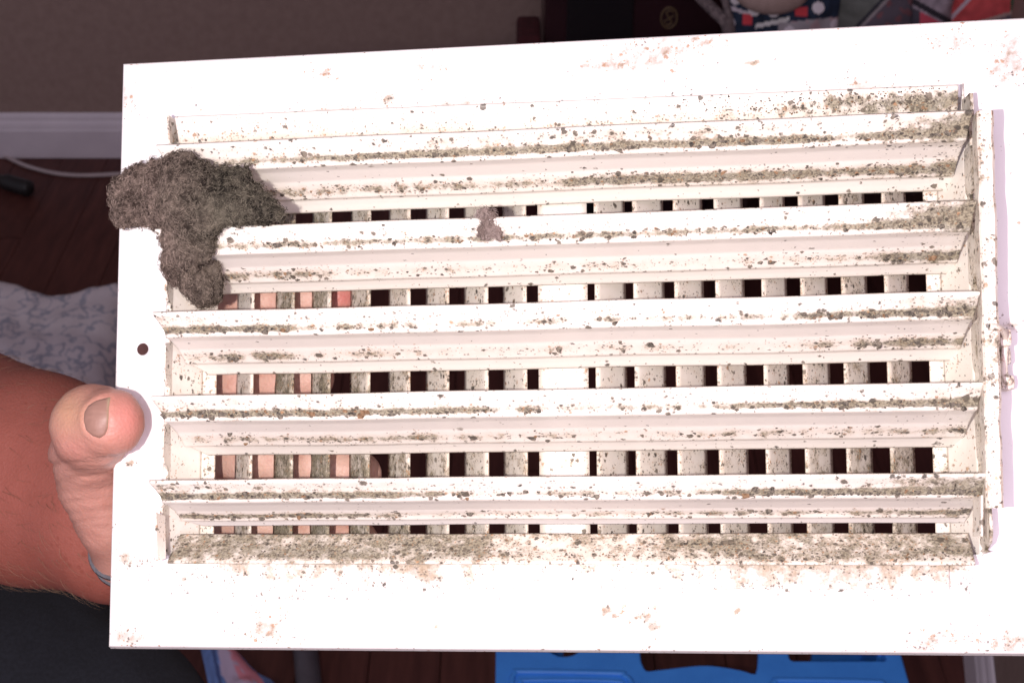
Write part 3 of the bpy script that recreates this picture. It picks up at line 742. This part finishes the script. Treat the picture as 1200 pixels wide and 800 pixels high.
# palm behind the grille
def PW(px, py, w_): return PM @ PL(px, py, w_)
kn = [PW(232, 372, -.0440), PW(236, 446, -.0450), PW(236, 530, -.0450), PW(230, 606, -.0465)]
for k_, r in zip(kn, (.0135, .0135, .013, .012)): chain(bm, [(C(175, 590, .578), .024), (k_, r)])
tips = [[(PW(300, 352, -.0375), .0098), (PW(355, 349, -.0362), .0090), (PW(396, 348, -.0350), .0078)],
        [(PW(285, 444, -.0375), .0102), (PW(335, 443, -.0362), .0092), (PW(366, 443, -.0350), .0078)],
        [(PW(300, 535, -.0375), .0100), (PW(370, 543, -.0362), .0092), (PW(420, 556, -.0352), .0082)],
        [(PW(300, 610, -.0375), .0092), (PW(370, 622, -.0362), .0086), (PW(418, 634, -.0350), .0076)]]
for k_, t in zip(kn, tips): chain(bm, [(k_, .0118)] + t)
# thumb: up beside the plate's left rim, then over it
chain(bm, [(C(205, 655, .560), .022), (C(168, 640, .538), .0168), (C(141, 602, .525), .0148), (C(118, 566, .5160), .0134), (C(106, 531, .5050), .0122), (C(109, 499, .4830), .0123), (C(129, 495, .4740), .0110)])
sk = sdf_mesh('person', bm, .0012, .006)
inv = CM.inverted()
def to_px(p):
    q = inv @ p; return 600+FPX*q.x/-q.z, 400-FPX*q.y/-q.z, -q.z
pale, red, yel = [], [], []
CRE = [(541, .2, 3.2, .0011), (548, .6, 2.0, .0003), (553, 1.0, 2.0, .00035), (562, -.4, 2.6, .00060), (574, .4, 2.2, .0004), (586, .0, 3.0, .0006), (598, .6, 2.0, .00035), (610, .2, 2.6, .0005), (621, -.2, 2.2, .0004)]
NM = get_normals(sk)
for v in sk.vertices:
    x, y, d_ = to_px(v.co)
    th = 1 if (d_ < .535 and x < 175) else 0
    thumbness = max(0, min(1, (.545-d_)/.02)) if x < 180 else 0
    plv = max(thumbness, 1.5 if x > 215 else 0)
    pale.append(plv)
    red.append(max(0, blot(x, y, 150, 490, 24, 30)*.55*thumbness + blot(x, y, 85, 525, 22, 14)*.25*thumbness + (blot(x, y, 402, 348, 20, 14)*.9 if x > 250 else 0) + (.12 if x > 250 and y < 480 else 0)))
    yel.append(max(0, blot(x, y, 80, 480, 22, 26)*.55*thumbness))
    dd = 0
    if thumbness > .3 and 530 < y < 630:
        for cy, sl, wd, am in CRE:
            yy = cy + (x-100)*-.12 + 7*math.sin((x-70)/22.)*sl + 2.2*nz(x/14, cy)
            dd -= 1.05*am*math.exp(-((y-yy)/wd)**2)*thumbness*max(0.15, min(1, .65+.9*nz(x/20, cy*.7)))
    # fine lines over the joint
    dd += .00012*math.sin(y*1.4 + 3*nz(x/12, y/12))*thumbness*(1 if 520 < y < 640 else .0)
    if thumbness > .3: dd += .0004*nz(x/16, y/16, 7)
    elif x < 180: dd += .0010*nz(x/70, y/70, 9)
    if dd: v.co += NM[v.index]*dd
sk.update()
for nm, vals in (('pale', pale), ('red', red), ('yellow', yel)):
    at = sk.attributes.new(nm, 'FLOAT', 'POINT'); at.data.foreach_set('value', vals)
# sink the nail bed a little, then lay the nail
bvh = BVHTree.FromPolygons([v.co.copy() for v in sk.vertices], [tuple(p.vertices) for p in sk.polygons])
NP = [(97, 493), (98, 482), (103, 474), (112, 468), (122, 465), (131, 463), (128.5, 476), (128, 490), (127, 503), (124, 510), (117, 515), (108, 512), (100, 505)]
nc = (114, 490)
NM = get_normals(sk)
for v in sk.vertices:
    x, y, d_ = to_px(v.co)
    if 85 < x < 142 and 452 < y < 528 and d_ < .49:
        ed = edge_d(x, y, NP); ins = in_poly(x, y, NP)
        if ins: v.co -= NM[v.index]*.0006*min(1, ed/4)
        elif ed < 7: v.co += NM[v.index]*.00030*math.exp(-((ed-2.0)/2.4)**2)
sk.update()
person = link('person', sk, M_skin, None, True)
tag(person, "bare forearm and hand gripping the register's left edge, thumb in front, silver ring, black trousers", 'person')
M_nail = None
m, nt, bs = newmat('nail'); co = N(nt, 'ShaderNodeTexCoord').outputs['Object']
a = N(nt, 'ShaderNodeAttribute'); a.attribute_name = 'tip'
mp = N(nt, 'ShaderNodeMapping'); mp.inputs['Scale'].default_value = (60, 700, 700); nt.links.new(co, mp.inputs['Vector'])
nn = noise_n(nt, 1, 3, .5, mp.outputs[0]).outputs['Fac']
c = mix_n(nt, nn, (.23, .125, .095), (.33, .185, .145)); c = mix_n(nt, a.outputs['Fac'], c, (.36, .27, .18))
nt.links.new(c, bs.inputs['Base Color']); bs.inputs['Roughness'].default_value = .5; bump(nt, bs, nn, .5, .0003); M_nail = m
def nail(P, cen, parent, off=.0002, thick=.0006, rings=9, name='thumbnail', tipx=None):
    cm = CM.translation; vs, fs, tp = [], [], []; K = 48
    per = []
    L = [math.dist(P[i], P[(i+1) % len(P)]) for i in range(len(P))]; tot = sum(L)
    for k in range(K):
        t = k/K*tot; i = 0
        while t > L[i]: t -= L[i]; i += 1
        f = t/L[i]; q = P[(i+1) % len(P)]; per.append((P[i][0]+(q[0]-P[i][0])*f, P[i][1]+(q[1]-P[i][1])*f))
    def cast(x, y, lift):
        r = (CM.to_3x3() @ cray(x, y)).normalized(); hit, nrm, idx, dist = bvh.ray_cast(cm, r, 2)
        return hit + nrm*lift if hit else cm + r*.47
    vs.append(cast(*cen, off+.00035)); tp.append(0)
    for j in range(1, rings+1):
        f = j/rings
        for (x, y) in per:
            xx, yy = cen[0]+(x-cen[0])*f, cen[1]+(y-cen[1])*f
            vs.append(cast(xx, yy, off + .00035*(1-f**3) - (.0007 if j == rings else 0))); tp.append(min(1, max(0, (xx-(tipx or 1e9))/3)))
    for k in range(K): fs.append((0, 1+(k+1) % K, 1+k))
    for j in range(rings-1):
        for k in range(K): a0 = 1+j*K; fs.append((a0+k, a0+(k+1) % K, a0+K+(k+1) % K, a0+K+k))
    return pydata(name, vs, fs, M_nail, parent, True, {'tip': tp})
nail(NP, nc, person, tipx=124.5)
# fingernails on the far side of the fingertips are turned away; only the index nail shows pink through a gap
# silver ring at the thumb's base
M_silver = simple('silver', (.62, .60, .60), (.80, .78, .77), 300, .20, .7, .001, 1)
bm = bmesh.new()
rc = C(163, 634, .536); axd = (C(141, 602, .525) - C(168, 640, .538)).normalized()
e1 = axd.cross(Vector((0, 0, 1))).normalized(); e2 = axd.cross(e1)
for off_ in (-.0026, .0020):
    pts = [rc + axd*off_ + (e1*math.cos(t_)+e2*math.sin(t_))*.0176 for t_ in [2*math.pi*k/64 for k in range(65)]]
    tube_pts(bm, pts, .0012, 10, False)
bm_obj('ring', bm, M_silver, person, True)
M_silver.node_tree.nodes['Principled BSDF'].inputs['Metallic'].default_value = 1
# fine body hair on the forearm
M_hair = simple('arm_hair', (.16, .09, .05), (.24, .14, .08), 50, .6, 0)
NM = get_normals(sk); vs, fs = [], []; nv_ = len(sk.vertices); cnt = 0
while cnt < 1100:
    v = sk.vertices[random.randrange(nv_)]; x, y, d_ = to_px(v.co)
    if d_ < .545 or x > 110 or x < -150: continue
    cnt += 1; n_ = NM[v.index]; axis = (WR - ELB).normalized(); t = (axis + Vector((random.gauss(0, .35), random.gauss(0, .35), random.gauss(0, .35)-.4)))
    t = (t - n_*t.dot(n_)).normalized(); L = random.uniform(.004, .010); p = v.co.copy(); sd = n_.cross(t); b0 = len(vs); up_ = .5
    for k in range(5):
        r_ = .00006*(1-.2*k); vs += [p+sd*r_, p-sd*r_, p+n_*r_*1.5]; p = p + (t + n_*up_).normalized()*(L/4); up_ -= .22
    for k in range(4):
        for j in range(3): a_, b_ = b0+k*3+j, b0+k*3+(j+1) % 3; fs.append((a_, b_, b_+3, a_+3))
hr = pydata('hair', vs, fs, M_hair, person); hr['kind'] = 'stuff'
# black trousers: lap below the arm
M_black = simple('black_knit', (.006, .007, .011), (.011, .013, .019), 420, .95, .5, .001)
bm = []
chain(bm, [(C(-420, 900, .95), .15), (C(-100, 850, .92), .098), (C(40, 870, .90), .086), (C(114, 885, .88), .075)])
chain(bm, [(C(-420, 700, 1.0), .12), (C(-150, 760, .98), .09), (C(-40, 790, .95), .085)])
tr = sdf_mesh('trousers', bm, .006, .03, .02)
NM = get_normals(tr)
for v in tr.vertices: v.co += NM[v.index]*(.010*noise.noise(v.co*9) + .005*noise.noise(Vector((v.co.x*30, v.co.y*12, v.co.z*30))) + .0015*noise.noise(v.co*70))
tr.update(); link('trousers', tr, M_black, person, True)

# ------------------------------------------------------------------ things behind
# patterned blanket on the floor, left
def pattern_mat():
    m, nt, bs = newmat('scrollwork_cloth'); co = N(nt, 'ShaderNodeTexCoord').outputs['Object']
    n0 = noise_n(nt, 14, 2, .5, co)
    mx = N(nt, 'ShaderNodeVectorMath', operation='MULTIPLY_ADD'); nt.links.new(n0.outputs['Color'], mx.inputs[0]); mx.inputs[1].default_value = (.05, .05, .05); nt.links.new(co, mx.inputs[2])
    n = noise_n(nt, 32, 2.2, .55, mx.outputs[0]).outputs['Fac']
    line = math_n(nt, 'MULTIPLY', math_n(nt, 'SUBTRACT', .042, math_n(nt, 'ABSOLUTE', math_n(nt, 'SUBTRACT', n, .5))), 34, True)
    n2 = noise_n(nt, 300, 3, .6, co).outputs['Fac']
    c = mix_n(nt, math_n(nt, 'MULTIPLY', line, .8), (.78, .72, .75), (.25, .30, .40))
    c = mix_n(nt, math_n(nt, 'MULTIPLY', n2, .35), c, (.52, .47, .50))
    nt.links.new(c, bs.inputs['Base Color']); bs.inputs['Roughness'].default_value = .95; bump(nt, bs, n2, .5, .002); return m
M_pat = pattern_mat()
yb = GZ(70, 330, .10).y
x0, x1 = GZ(-420, 500, .1).x, GZ(175, 340, .1).x
vs, fs = [], []; NX, NY = 90, 90
for i in range(NX+1):
    for j in range(NY+1):
        fx, fy = i/NX, j/NY; x = x0+(x1-x0)*fx; y = yb - .85*(1-fy)
        e_ = min(1, (1-fx)/.10, fy/.06, (1-fy)/.05); e_ = max(0, e_); e_ = math.sqrt(1-(1-e_)**2)
        h = .105*e_ + .012*e_*nz(x*9, y*9) + .004*e_*nz(x*40, y*30)
        vs.append((x + .006*nz(y*16, 3), y + (.014*math.sin((x-.05)*34) + .012*nz(x*18, 8))*fy, .004+h))
for i in range(NX):
    for j in range(NY): q = i*(NY+1)+j; fs.append((q, q+NY+1, q+NY+2, q+1))
bl = pydata('blanket', vs, fs, M_pat, None, True); tag(bl, 'pale grey blanket with blue-grey scroll pattern heaped on the floor behind the arm', 'blanket')
# cord and plug on the floor
M_cord = simple('white_cord', (.50, .42, .42), (.56, .48, .48), 30, .5, 0)
bm = bmesh.new(); tube_pts(bm, smoothpath([GZ(-60, 160, .004), GZ(0, 181, .004), GZ(35, 196, .004), GZ(80, 205, .004), GZ(140, 204, .004), GZ(230, 196, .004), GZ(330, 200, .004)], 50), .0042, 8)
tag(bm_obj('cord', bm, M_cord, None, True), 'thin white cord curving over the dark floor below the baseboard', 'cord')
M_blk = simple('black_plastic', (.012, .012, .013), (.02, .02, .02), 60, .5, .05)
bm = bmesh.new(); pts = smoothpath([GZ(-70, 190, .012), GZ(-10, 208, .014), GZ(20, 217, .016), GZ(36, 222, .016)], 16)
tube_pts(bm, pts, [.008]*5+[.011]*3+[.016]*8+[.010], 12)
tag(bm_obj('power_plug', bm, M_blk, None, True), 'black plug with its cable lying on the floor at the far left', 'plug')
# blue step stool -------------------------------------------------------
M_blue = simple('blue_plastic', (.045, .27, .84), (.055, .31, .92), 30, .42, .25, .0006)
def pebble(mat):
    nt = mat.node_tree; bs = nt.nodes['Principled BSDF']; n = noise_n(nt, 420, 2, .5); bump(nt, bs, n.outputs['Fac'], .25, .0006)
pebble(M_blue)
stool = bpy.data.objects.new('step_stool', None); COL.objects.link(stool)
SZ = .34
c0 = GZ(820, 800, 0); stool.location = (GZ(820, 800, SZ).x, GZ(820, 800, SZ).y, 0)
tag(stool, 'bright blue plastic step stool with cut-out handle, standing under the register', 'step stool')
SL = Vector(stool.location)
yT, yB = GZ(820, 700, SZ).y, GZ(820, 985, SZ).y
xl, xr = GZ(583, 780, SZ).x, GZ(1058, 780, SZ).x
def sp(px, py): p = GZ(px, py, SZ); return (p.x-SL.x, p.y-SL.y)
cu = bpy.data.curves.new('stool_top', 'CURVE'); cu.dimensions = '2D'; cu.fill_mode = 'BOTH'
def poly(pts):
    s = cu.splines.new('POLY'); s.points.add(len(pts)-1)
    for q, p in zip(s.points, pts): q.co = (p[0], p[1], 0, 1)
    s.use_cyclic_u = True
def rrect(x0, y0, x1, y1, r, n=8):
    out = []
    for cx, cy, a0 in ((x1-r, y1-r, 0), (x0+r, y1-r, 90), (x0+r, y0+r, 180), (x1-r, y0+r, 270)):
        out += [(cx+r*math.cos(math.radians(a0+90*k/n)), cy+r*math.sin(math.radians(a0+90*k/n))) for k in range(n+1)]
    return out
poly(rrect(xl-SL.x, yB-SL.y, xr-SL.x, yT-SL.y, .03))
hc_ = sp(661, 752); rr_ = .0195
poly([(hc_[0]+rr_*math.cos(2*math.pi*k/32), hc_[1]+rr_*math.sin(2*math.pi*k/32)) for k in range(32)])
poly([(p.x, p.y) for p in smoothpath([(*sp(748, 765), 0), (*sp(750, 776), 0), (*sp(757, 786), 0), (*sp(775, 785), 0), (*sp(825, 780), 0), (*sp(865, 785), 0), (*sp(884, 790), 0), (*sp(889, 784), 0), (*sp(891, 765), 0), (*sp(890, 742), 0), (*sp(875, 735), 0), (*sp(770, 735), 0), (*sp(750, 745), 0), (*sp(748, 765), 0)], 60)][:-1])
a_ = sp(924, 775); b_ = sp(1036, 752); poly(rrect(a_[0], a_[1], b_[0], b_[1], .006))
cu.extrude = .0045; cu.bevel_depth = .0018; cu.bevel_resolution = 2
tmp = bpy.data.objects.new('t', cu); COL.objects.link(tmp); dg = bpy.context.evaluated_depsgraph_get(); dg.update()
tm = bpy.data.meshes.new_from_object(tmp.evaluated_get(dg)); bpy.data.objects.remove(tmp)
tm.name = 'stool_top'; tm.materials.clear(); to = link('stool_top', tm, M_blue, stool); to.location.z = SZ-.0065
# raised ribs on the top
def rib(pts, r=.0028):
    bm = bmesh.new(); tube_pts(bm, [(p[0], p[1], SZ+.0003) for p in pts], r, 8); bm_obj('rib', bm, M_blue, stool, True)
P1 = [sp(602, 835), sp(600, 798), sp(604, 789), sp(612, 787), sp(722, 789), sp(731, 792), sp(740, 800), sp(745, 830)]
rib([(q.x, q.y) for q in smoothpath([(*p, 0) for p in P1], 40)])
P2 = [sp(904, 840), sp(903, 806), sp(908, 799), sp(918, 797), sp(1020, 799), sp(1036, 803), sp(1041, 830)]
rib([(q.x, q.y) for q in smoothpath([(*p, 0) for p in P2], 40)])
P3 = [sp(612, 835), sp(612, 801), sp(618, 797), sp(718, 798), sp(732, 806), sp(735, 830)]
rib([(q.x, q.y) for q in smoothpath([(*p, 0) for p in P3], 40)], .0016)
# skirt and four legs
bm = bmesh.new()
for lo, hi in (((xl, yT-.008, SZ-.06), (xr, yT, SZ-.0125)), ((xl, yB, SZ-.06), (xr, yB+.008, SZ-.0125)), ((xl, yB+.0085, SZ-.06), (xl+.008, yT-.0085, SZ-.0125)), ((xr-.008, yB+.0085, SZ-.06), (xr, yT-.0085, SZ-.0125))):
    add_box(bm, [lo[k]-(SL.x, SL.y, 0)[k] for k in range(3)], [hi[k]-(SL.x, SL.y, 0)[k] for k in range(3)])
bm_obj('skirt', bm, M_blue, stool)
for sx in (0, 1):
    for sy in (0, 1):
        bm = bmesh.new(); X0 = (xl+.011, xr-.011)[sx]-SL.x; Y0 = (yB+.011, yT-.011)[sy]-SL.y; dx, dy = (1, -1)[sx], (1, -1)[sy]
        v = []
        for z, o_ in ((SZ-.013, 0), (.002, -.0)):
            for a1, a2 in ((0, 0), (.055, 0), (.055, .006), (.006, .006), (.006, .055), (0, .055)): v.append(bm.verts.new((X0+dx*(a1-o_), Y0+dy*(a2-o_), z)))
        for k in range(6): bm.faces.new((v[k], v[(k+1) % 6], v[6+(k+1) % 6], v[6+k]))
        bm.faces.new(v[:6]); bm.faces.new(v[6:][::-1]); bmesh.ops.recalc_face_normals(bm, faces=bm.faces); bm_obj('leg', bm, M_blue, stool)
# denim cloth with pink print, bottom left; grey pole next to it
M_cloth = bpy.data.materials.new('printed_denim'); M_cloth.use_nodes = True; nt = M_cloth.node_tree
at = N(nt, 'ShaderNodeAttribute'); at.attribute_name = 'print'; nt.links.new(at.outputs['Color'], nt.nodes['Principled BSDF'].inputs['Base Color']); nt.nodes['Principled BSDF'].inputs['Roughness'].default_value = .9
bump(nt, nt.nodes['Principled BSDF'], noise_n(nt, 500, 3).outputs['Fac'], .4, .001)
def printed(name, fn_pos, fn_col, nx, ny, parent=None, thick=.01, off=-1):
    vs = [fn_pos(i/nx, j/ny) for i in range(nx+1) for j in range(ny+1)]
    fs = [(i*(ny+1)+j, i*(ny+1)+j+1, (i+1)*(ny+1)+j+1, (i+1)*(ny+1)+j) for i in range(nx) for j in range(ny)]
    o = pydata(name, vs, fs, M_cloth, parent, True)
    a = o.data.color_attributes.new('print', 'FLOAT_COLOR', 'POINT')
    cols = []
    for i in range(nx+1):
        for j in range(ny+1): cols += [*[min(.85, q*1.45) for q in fn_col(i/nx, j/ny)], 1]
    a.data.foreach_set('color', cols)
    if thick:
        m = o.modifiers.new('thickness', 'SOLIDIFY'); m.thickness = thick; m.offset = off
    return o
def dpos(a, b):
    y = 700 + 260*b; xl_ = 222 + (y-700)*.22; xr_ = interp(y, [(700, 240), (742, 262), (760, 274), (778, 292), (800, 318), (960, 500)])
    p = GZ(xl_+(xr_-xl_)*a, y, .16); p.z += .018*nz(p.x*20, p.y*20) + .028*math.sin(math.pi*a) + .004*nz(p.x*80, p.y*80); return p
def dcol(a, b):
    y = 700+260*b; xl_ = 222 + (y-700)*.22; xr_ = interp(y, [(700, 240), (742, 262), (760, 274), (778, 292), (800, 318), (960, 500)]); x = xl_+(xr_-xl_)*a
    base = (.12, .20, .42); k = 1+.35*nz(x/6, y/6)
    if 765 < y: 
        e_ = max(0, 1 - abs(x-(262+(y-765)*.55))/interp(y, [(765, 5), (780, 12), (800, 20), (900, 30)]))
        if e_ > .0:
            if x > 262+(y-765)*.45 and y > 772 and nz(x/9, y/9, 2) > -.25: return (.60, .22, .26)
            return (.46, .38, .48)
    if abs(x-(250+(y-765)*.22)) < 2: return (.05, .08, .2)
    return tuple(c_*k for c_ in base)
o = printed('denim_cloth', dpos, dcol, 60, 70, None, .02)
tag(o, 'crumpled blue denim cloth with pink and lilac print beside the black trousers', 'cloth')
M_grey = simple('grey_paint_metal', (.085, .075, .09), (.11, .10, .12), 50, .5, .05)
bm = bmesh.new(); p0, p1 = GZ(352, 700, .05), GZ(372, 900, .05); dv = (p1-p0).normalized(); sd = dv.cross(Vector((0, 0, 1))).normalized()
tube_pts(bm, [p0, p0.lerp(p1, .5), p1], .0155, 20)
tb = bm_obj('pole', bm, M_grey, None, True); tag(tb, 'dull grey round pole across the dark floor right of the denim cloth', 'pole')
for f in (.03, .97):
    bm = bmesh.new(); q = p0.lerp(p1, f); add_box(bm, (q.x-.02, q.y-.02, 0), (q.x+.02, q.y+.02, .038), .003)
    bm_obj('foot', bm, M_grey, tb)
# dark trunk with gold emblem, upper middle -------------------------------
TY = 2.36
M_trunk = simple('dark_maroon_lacquer', (.022, .006, .009), (.034, .009, .013), 8, .35, .05)
M_trunk2 = simple('near_black_lacquer', (.006, .006, .008), (.010, .008, .010), 8, .35, .05)
M_gold = simple('dull_gold_print', (.15, .10, .055), (.24, .17, .09), 120, .5, .1, .0003, .3)
xl_, xr_ = GY(638, 20, TY).x, GY(848, 20, TY).x; zt = GY(740, -60, TY).z
tk = bpy.data.objects.new('storage_trunk', None); COL.objects.link(tk); tk.location = ((xl_+xr_)/2, TY, 0)
tag(tk, 'dark maroon and black lacquered trunk with a round gold emblem against the wall', 'trunk')
hw = (xr_-xl_)/2
bm = bmesh.new(); add_box(bm, (-hw, 0, .012), (hw, .27, zt-.05), .006); bm_obj('trunk_body', bm, M_trunk, tk)
bm = bmesh.new(); add_box(bm, (-hw-.004, -.004, zt-.0545), (hw+.004, .274, zt), .008); bm_obj('lid', bm, M_trunk, tk)
xa, xb = GY(664, 20, TY).x-tk.location.x, GY(742, 20, TY).x-tk.location.x
bm = bmesh.new(); add_box(bm, (xa, -.007, .03), (xb, -.0005, zt-.052), .002); bm_obj('front_panel', bm, M_trunk2, tk)
for sx in (-1, 1):
    for yy in (.03, .24):
        bm = bmesh.new(); add_box(bm, (sx*(hw-.03)-.02, yy-.02, 0), (sx*(hw-.03)+.02, yy+.02, .0118), .002); bm_obj('foot', bm, M_trunk2, tk)
ec = GY(784, 21, TY); ex, ez = ec.x-tk.location.x, ec.z
bm = bmesh.new()
sxx, szz = .0135, .0185
tube_pts(bm, [(ex+sxx*math.cos(t), -.0012, ez+szz*math.sin(t)) for t in [2*math.pi*k/40 for k in range(41)]], .0017, 6, False)
for sgn in (1, -1):
    tube_pts(bm, [(ex+sgn*q.x, -.0012, ez+sgn*q.z) for q in smoothpath([(.007, 0, .010), (.001, 0, .013), (-.005, 0, .008), (0, 0, .001)], 20)], .0016, 6)
tube_pts(bm, [(ex-.009, -.0012, ez-.007), (ex+.008, -.0012, ez+.004)], .0013, 6)
bm_obj('emblem', bm, M_gold, tk)
# small red thing beside the trunk's left foot
M_red = simple('deep_red_cloth', (.05, .009, .012), (.085, .014, .018), 60, .9, .4, .002)
bm = bmesh.new(); p = GY(626, 42, 2.34)
add_box(bm, (p.x-.03, 2.34, .001), (p.x+.012, 2.44, p.z-.004), .01); 
tag(bm_obj('red_box', bm, M_red), 'small dark red box beside the left side of the maroon trunk', 'box')
# bench with bags and clothes, upper right ---------------------------------
BY = 2.02; BZ = .30
M_bench = simple('dark_bench_wood', (.035, .015, .013), (.055, .024, .02), 25, .5)
bx0, bx1 = GY(852, 20, BY).x, GY(1330, 20, BY).x
bn = bpy.data.objects.new('bench', None); COL.objects.link(bn); bn.location = ((bx0+bx1)/2, BY+.2, 0)
tag(bn, 'dark wooden bench under the pile of bags and clothes', 'bench')
bw = min((bx1-bx0)/2, .40)
bn.location.x = bx0 + bw
bm = bmesh.new(); add_box(bm, (-bw, -.21, BZ-.03), (bw, .21, BZ), .004); bm_obj('seat', bm, M_bench, bn)
for sx in (-1, 1):
    for sy in (-1, 1):
        bm = bmesh.new(); add_box(bm, (sx*(bw-.04)-.02, sy*.17-.02, 0), (sx*(bw-.04)+.02, sy*.17+.02, BZ-.0305), .003); bm_obj('leg', bm, M_bench, bn)
def upright(name, px0, px1, Y, pyt, colfn, label, cat, bulge=.035, nx=210, ny=170, z0=BZ, topfn=None, lean=.12, depth=.05):
    xa, xb = GY(px0, 20, Y).x, GY(px1, 20, Y).x
    def pos(a, b):
        x = xa+(xb-xa)*a; px = px0+(px1-px0)*a
        zt_ = GY(px, pyt + (topfn(a) if topfn else 0), Y).z; z = z0+.0015+(zt_-z0)*b
        bu = bulge*(math.sin(math.pi*min(1, max(0, a)))**.5)*(math.sin(math.pi*min(1, .12+.8*b)))
        return Vector((x, Y - bu + lean*b*.3 + .006*nz(x*40, z*40, Y*3) + .010*nz(x*14, z*14, Y*3), z))
    def col(a, b):
        x = px0+(px1-px0)*a; z = z0+.0015+(GY(x, pyt, Y).z-z0)*b
        q = CM.inverted() @ pos(a, b); return colfn(600+FPX*q.x/-q.z, 400-FPX*q.y/-q.z)
    o = printed(name, pos, col, nx, ny, None, depth, 1)
    # keep the thickness behind the front face
    o.modifiers[0].offset = 1
    tag(o, label, cat); return o
def c_dots(x, y):
    navy = (.012, .022, .045)
    for cx, cy, r in ((884, 12, 7.4), (906.5, 13, 7.6), (959, 9.5, 7.2), (935, -14, 7), (1000, -8, 7), (862, 0, 6), (855, 28, 7), (900, 45, 7), (925, 38, 7), (980, 30, 7), (868, 60, 7), (945, 60, 7)):
        if math.hypot(x-cx, y-cy) < r: return (.62, .55, .60)
    for cx, cy, w_, h_ in ((939, 14, 7.5, 5.5), (876, 23.5, 5.5, 6.5), (1000, 12, 7, 6), (915, 60, 7, 6), (980, 50, 7, 6)):
        if abs(x-cx) < w_ and abs(y-cy) < h_: return (.50, .045, .06)
    if abs((y-10)-(x-858)*.35) < 2.2 and x < 880: return (.5, .45, .5)
    if abs((y-28)+(x-900)*.22) < 2.6 and 885 < x < 925: return (.7, .62, .72)
    if y > 26-(x-925)*.1 and x > 912: return (.30, .28, .30) if nz(x/12, y/12) < .1 else (.36, .26, .28)
    return tuple(c_*(1+.6*nz(x/7, y/7)) for c_ in navy)
upright('dotted_bag', 850, 988, 1.99, -30, c_dots, 'navy bag with white dots and red squares on the bench', 'bag', .04)
# tan rolled cloth over the dotted bag
M_tan = simple('tan_cloth', (.36, .26, .23), (.44, .32, .29), 80, .9, .4, .002)
bm = bmesh.new()
for k in range(1): tube_pts(bm, smoothpath([GY(858, -16, 1.93), GY(880, -2, 1.925), GY(906, 2, 1.92), GY(930, -2, 1.925), GY(950, -16, 1.93)], 24), [.008+.010*math.sin(math.pi*k_/24) for k_ in range(25)], 14)
tag(bm_obj('rolled_cloth', bm, M_tan, None, True), 'tan rolled cloth draped over the top of the navy dotted bag', 'cloth')
def c_green(x, y):
    if abs(x - (1040 - (y)*.95)) < 2.2: return (.26, .23, .24)
    if abs(x - (1034 - (y)*.95)) < 2.6: return (.03, .03, .04)
    if x > 1038 - y*.9: return (.09, .075, .095) if nz(x/9, y/9) < .15 else (.16, .07, .08)
    k = 1+.4*nz(x/14, y/9); return (.115*k, .125*k, .115*k)
upright('green_grey_bag', 972, 1085, 2.02, -30, c_green, 'grey-green soft bag with a pale diagonal strap between the dotted bag and red cloth', 'bag', .04)
def c_grey(x, y):
    if abs(y-(x-1070)*.55-2) < 4: return (.022, .018, .025)
    if y > (x-1070)*.55+9: return (.42, .055, .085) if x > 1078 else (.05, .045, .06)
    k = 1+.6*nz(x/8, y/8); return (.24*k, .20*k, .23*k)
upright('grey_jacket', 1074, 1122, 1.985, -30, c_grey, 'crumpled grey and black jacket with a red lining left of the red garment', 'jacket', .03)
def c_red(x, y):
    if abs(x-(1118 + (18-y)*.95)) < 3.0: return (.44, .37, .42)
    if y > 30-(x-1130)*.30 and x > 1140: return (.11, .09, .11) if y > 34-(x-1130)*.30 else (.36, .25, .22)
    if x > 1184: return (.06, .085, .05)
    k = 1+.35*nz(x/10, y/10); return (.44*k, .062*k, .065*k)
upright('red_garment', 1106, 1260, 2.00, -30, c_red, 'folded red garment with a tan stripe at the right end of the pile', 'garment', .045)
# grey cord strap hanging between trunk and dotted bag
def c_str(x, y): k = 1+.7*nz(x/3, y/12); return (.17*k, .14*k, .14*k)
M_str = simple('grey_brown_webbing', (.10, .08, .085), (.26, .21, .21), 160, .9, .5, .002)
def strap(pts, r, label):
    bm = bmesh.new(); tube_pts(bm, smoothpath(pts, 30), r, 10)
    o = bm_obj('strap', bm, M_str, None, True); return tag(o, label, 'strap')
strap([GY(806, -22, 1.96), GY(822, -2, 1.955), GY(838, 14, 1.95), GY(852, 30, 1.945), GY(858, 60, 1.95)], .0085, 'grey-brown woven strap hanging over the left edge of the dotted bag, nearest the trunk')
strap([GY(838, -25, 1.965), GY(848, -4, 1.955), GY(853, 14, 1.95), GY(857, 34, 1.945), GY(862, 70, 1.95)], .0055, 'thin brown strap hanging against the navy of the dotted bag')
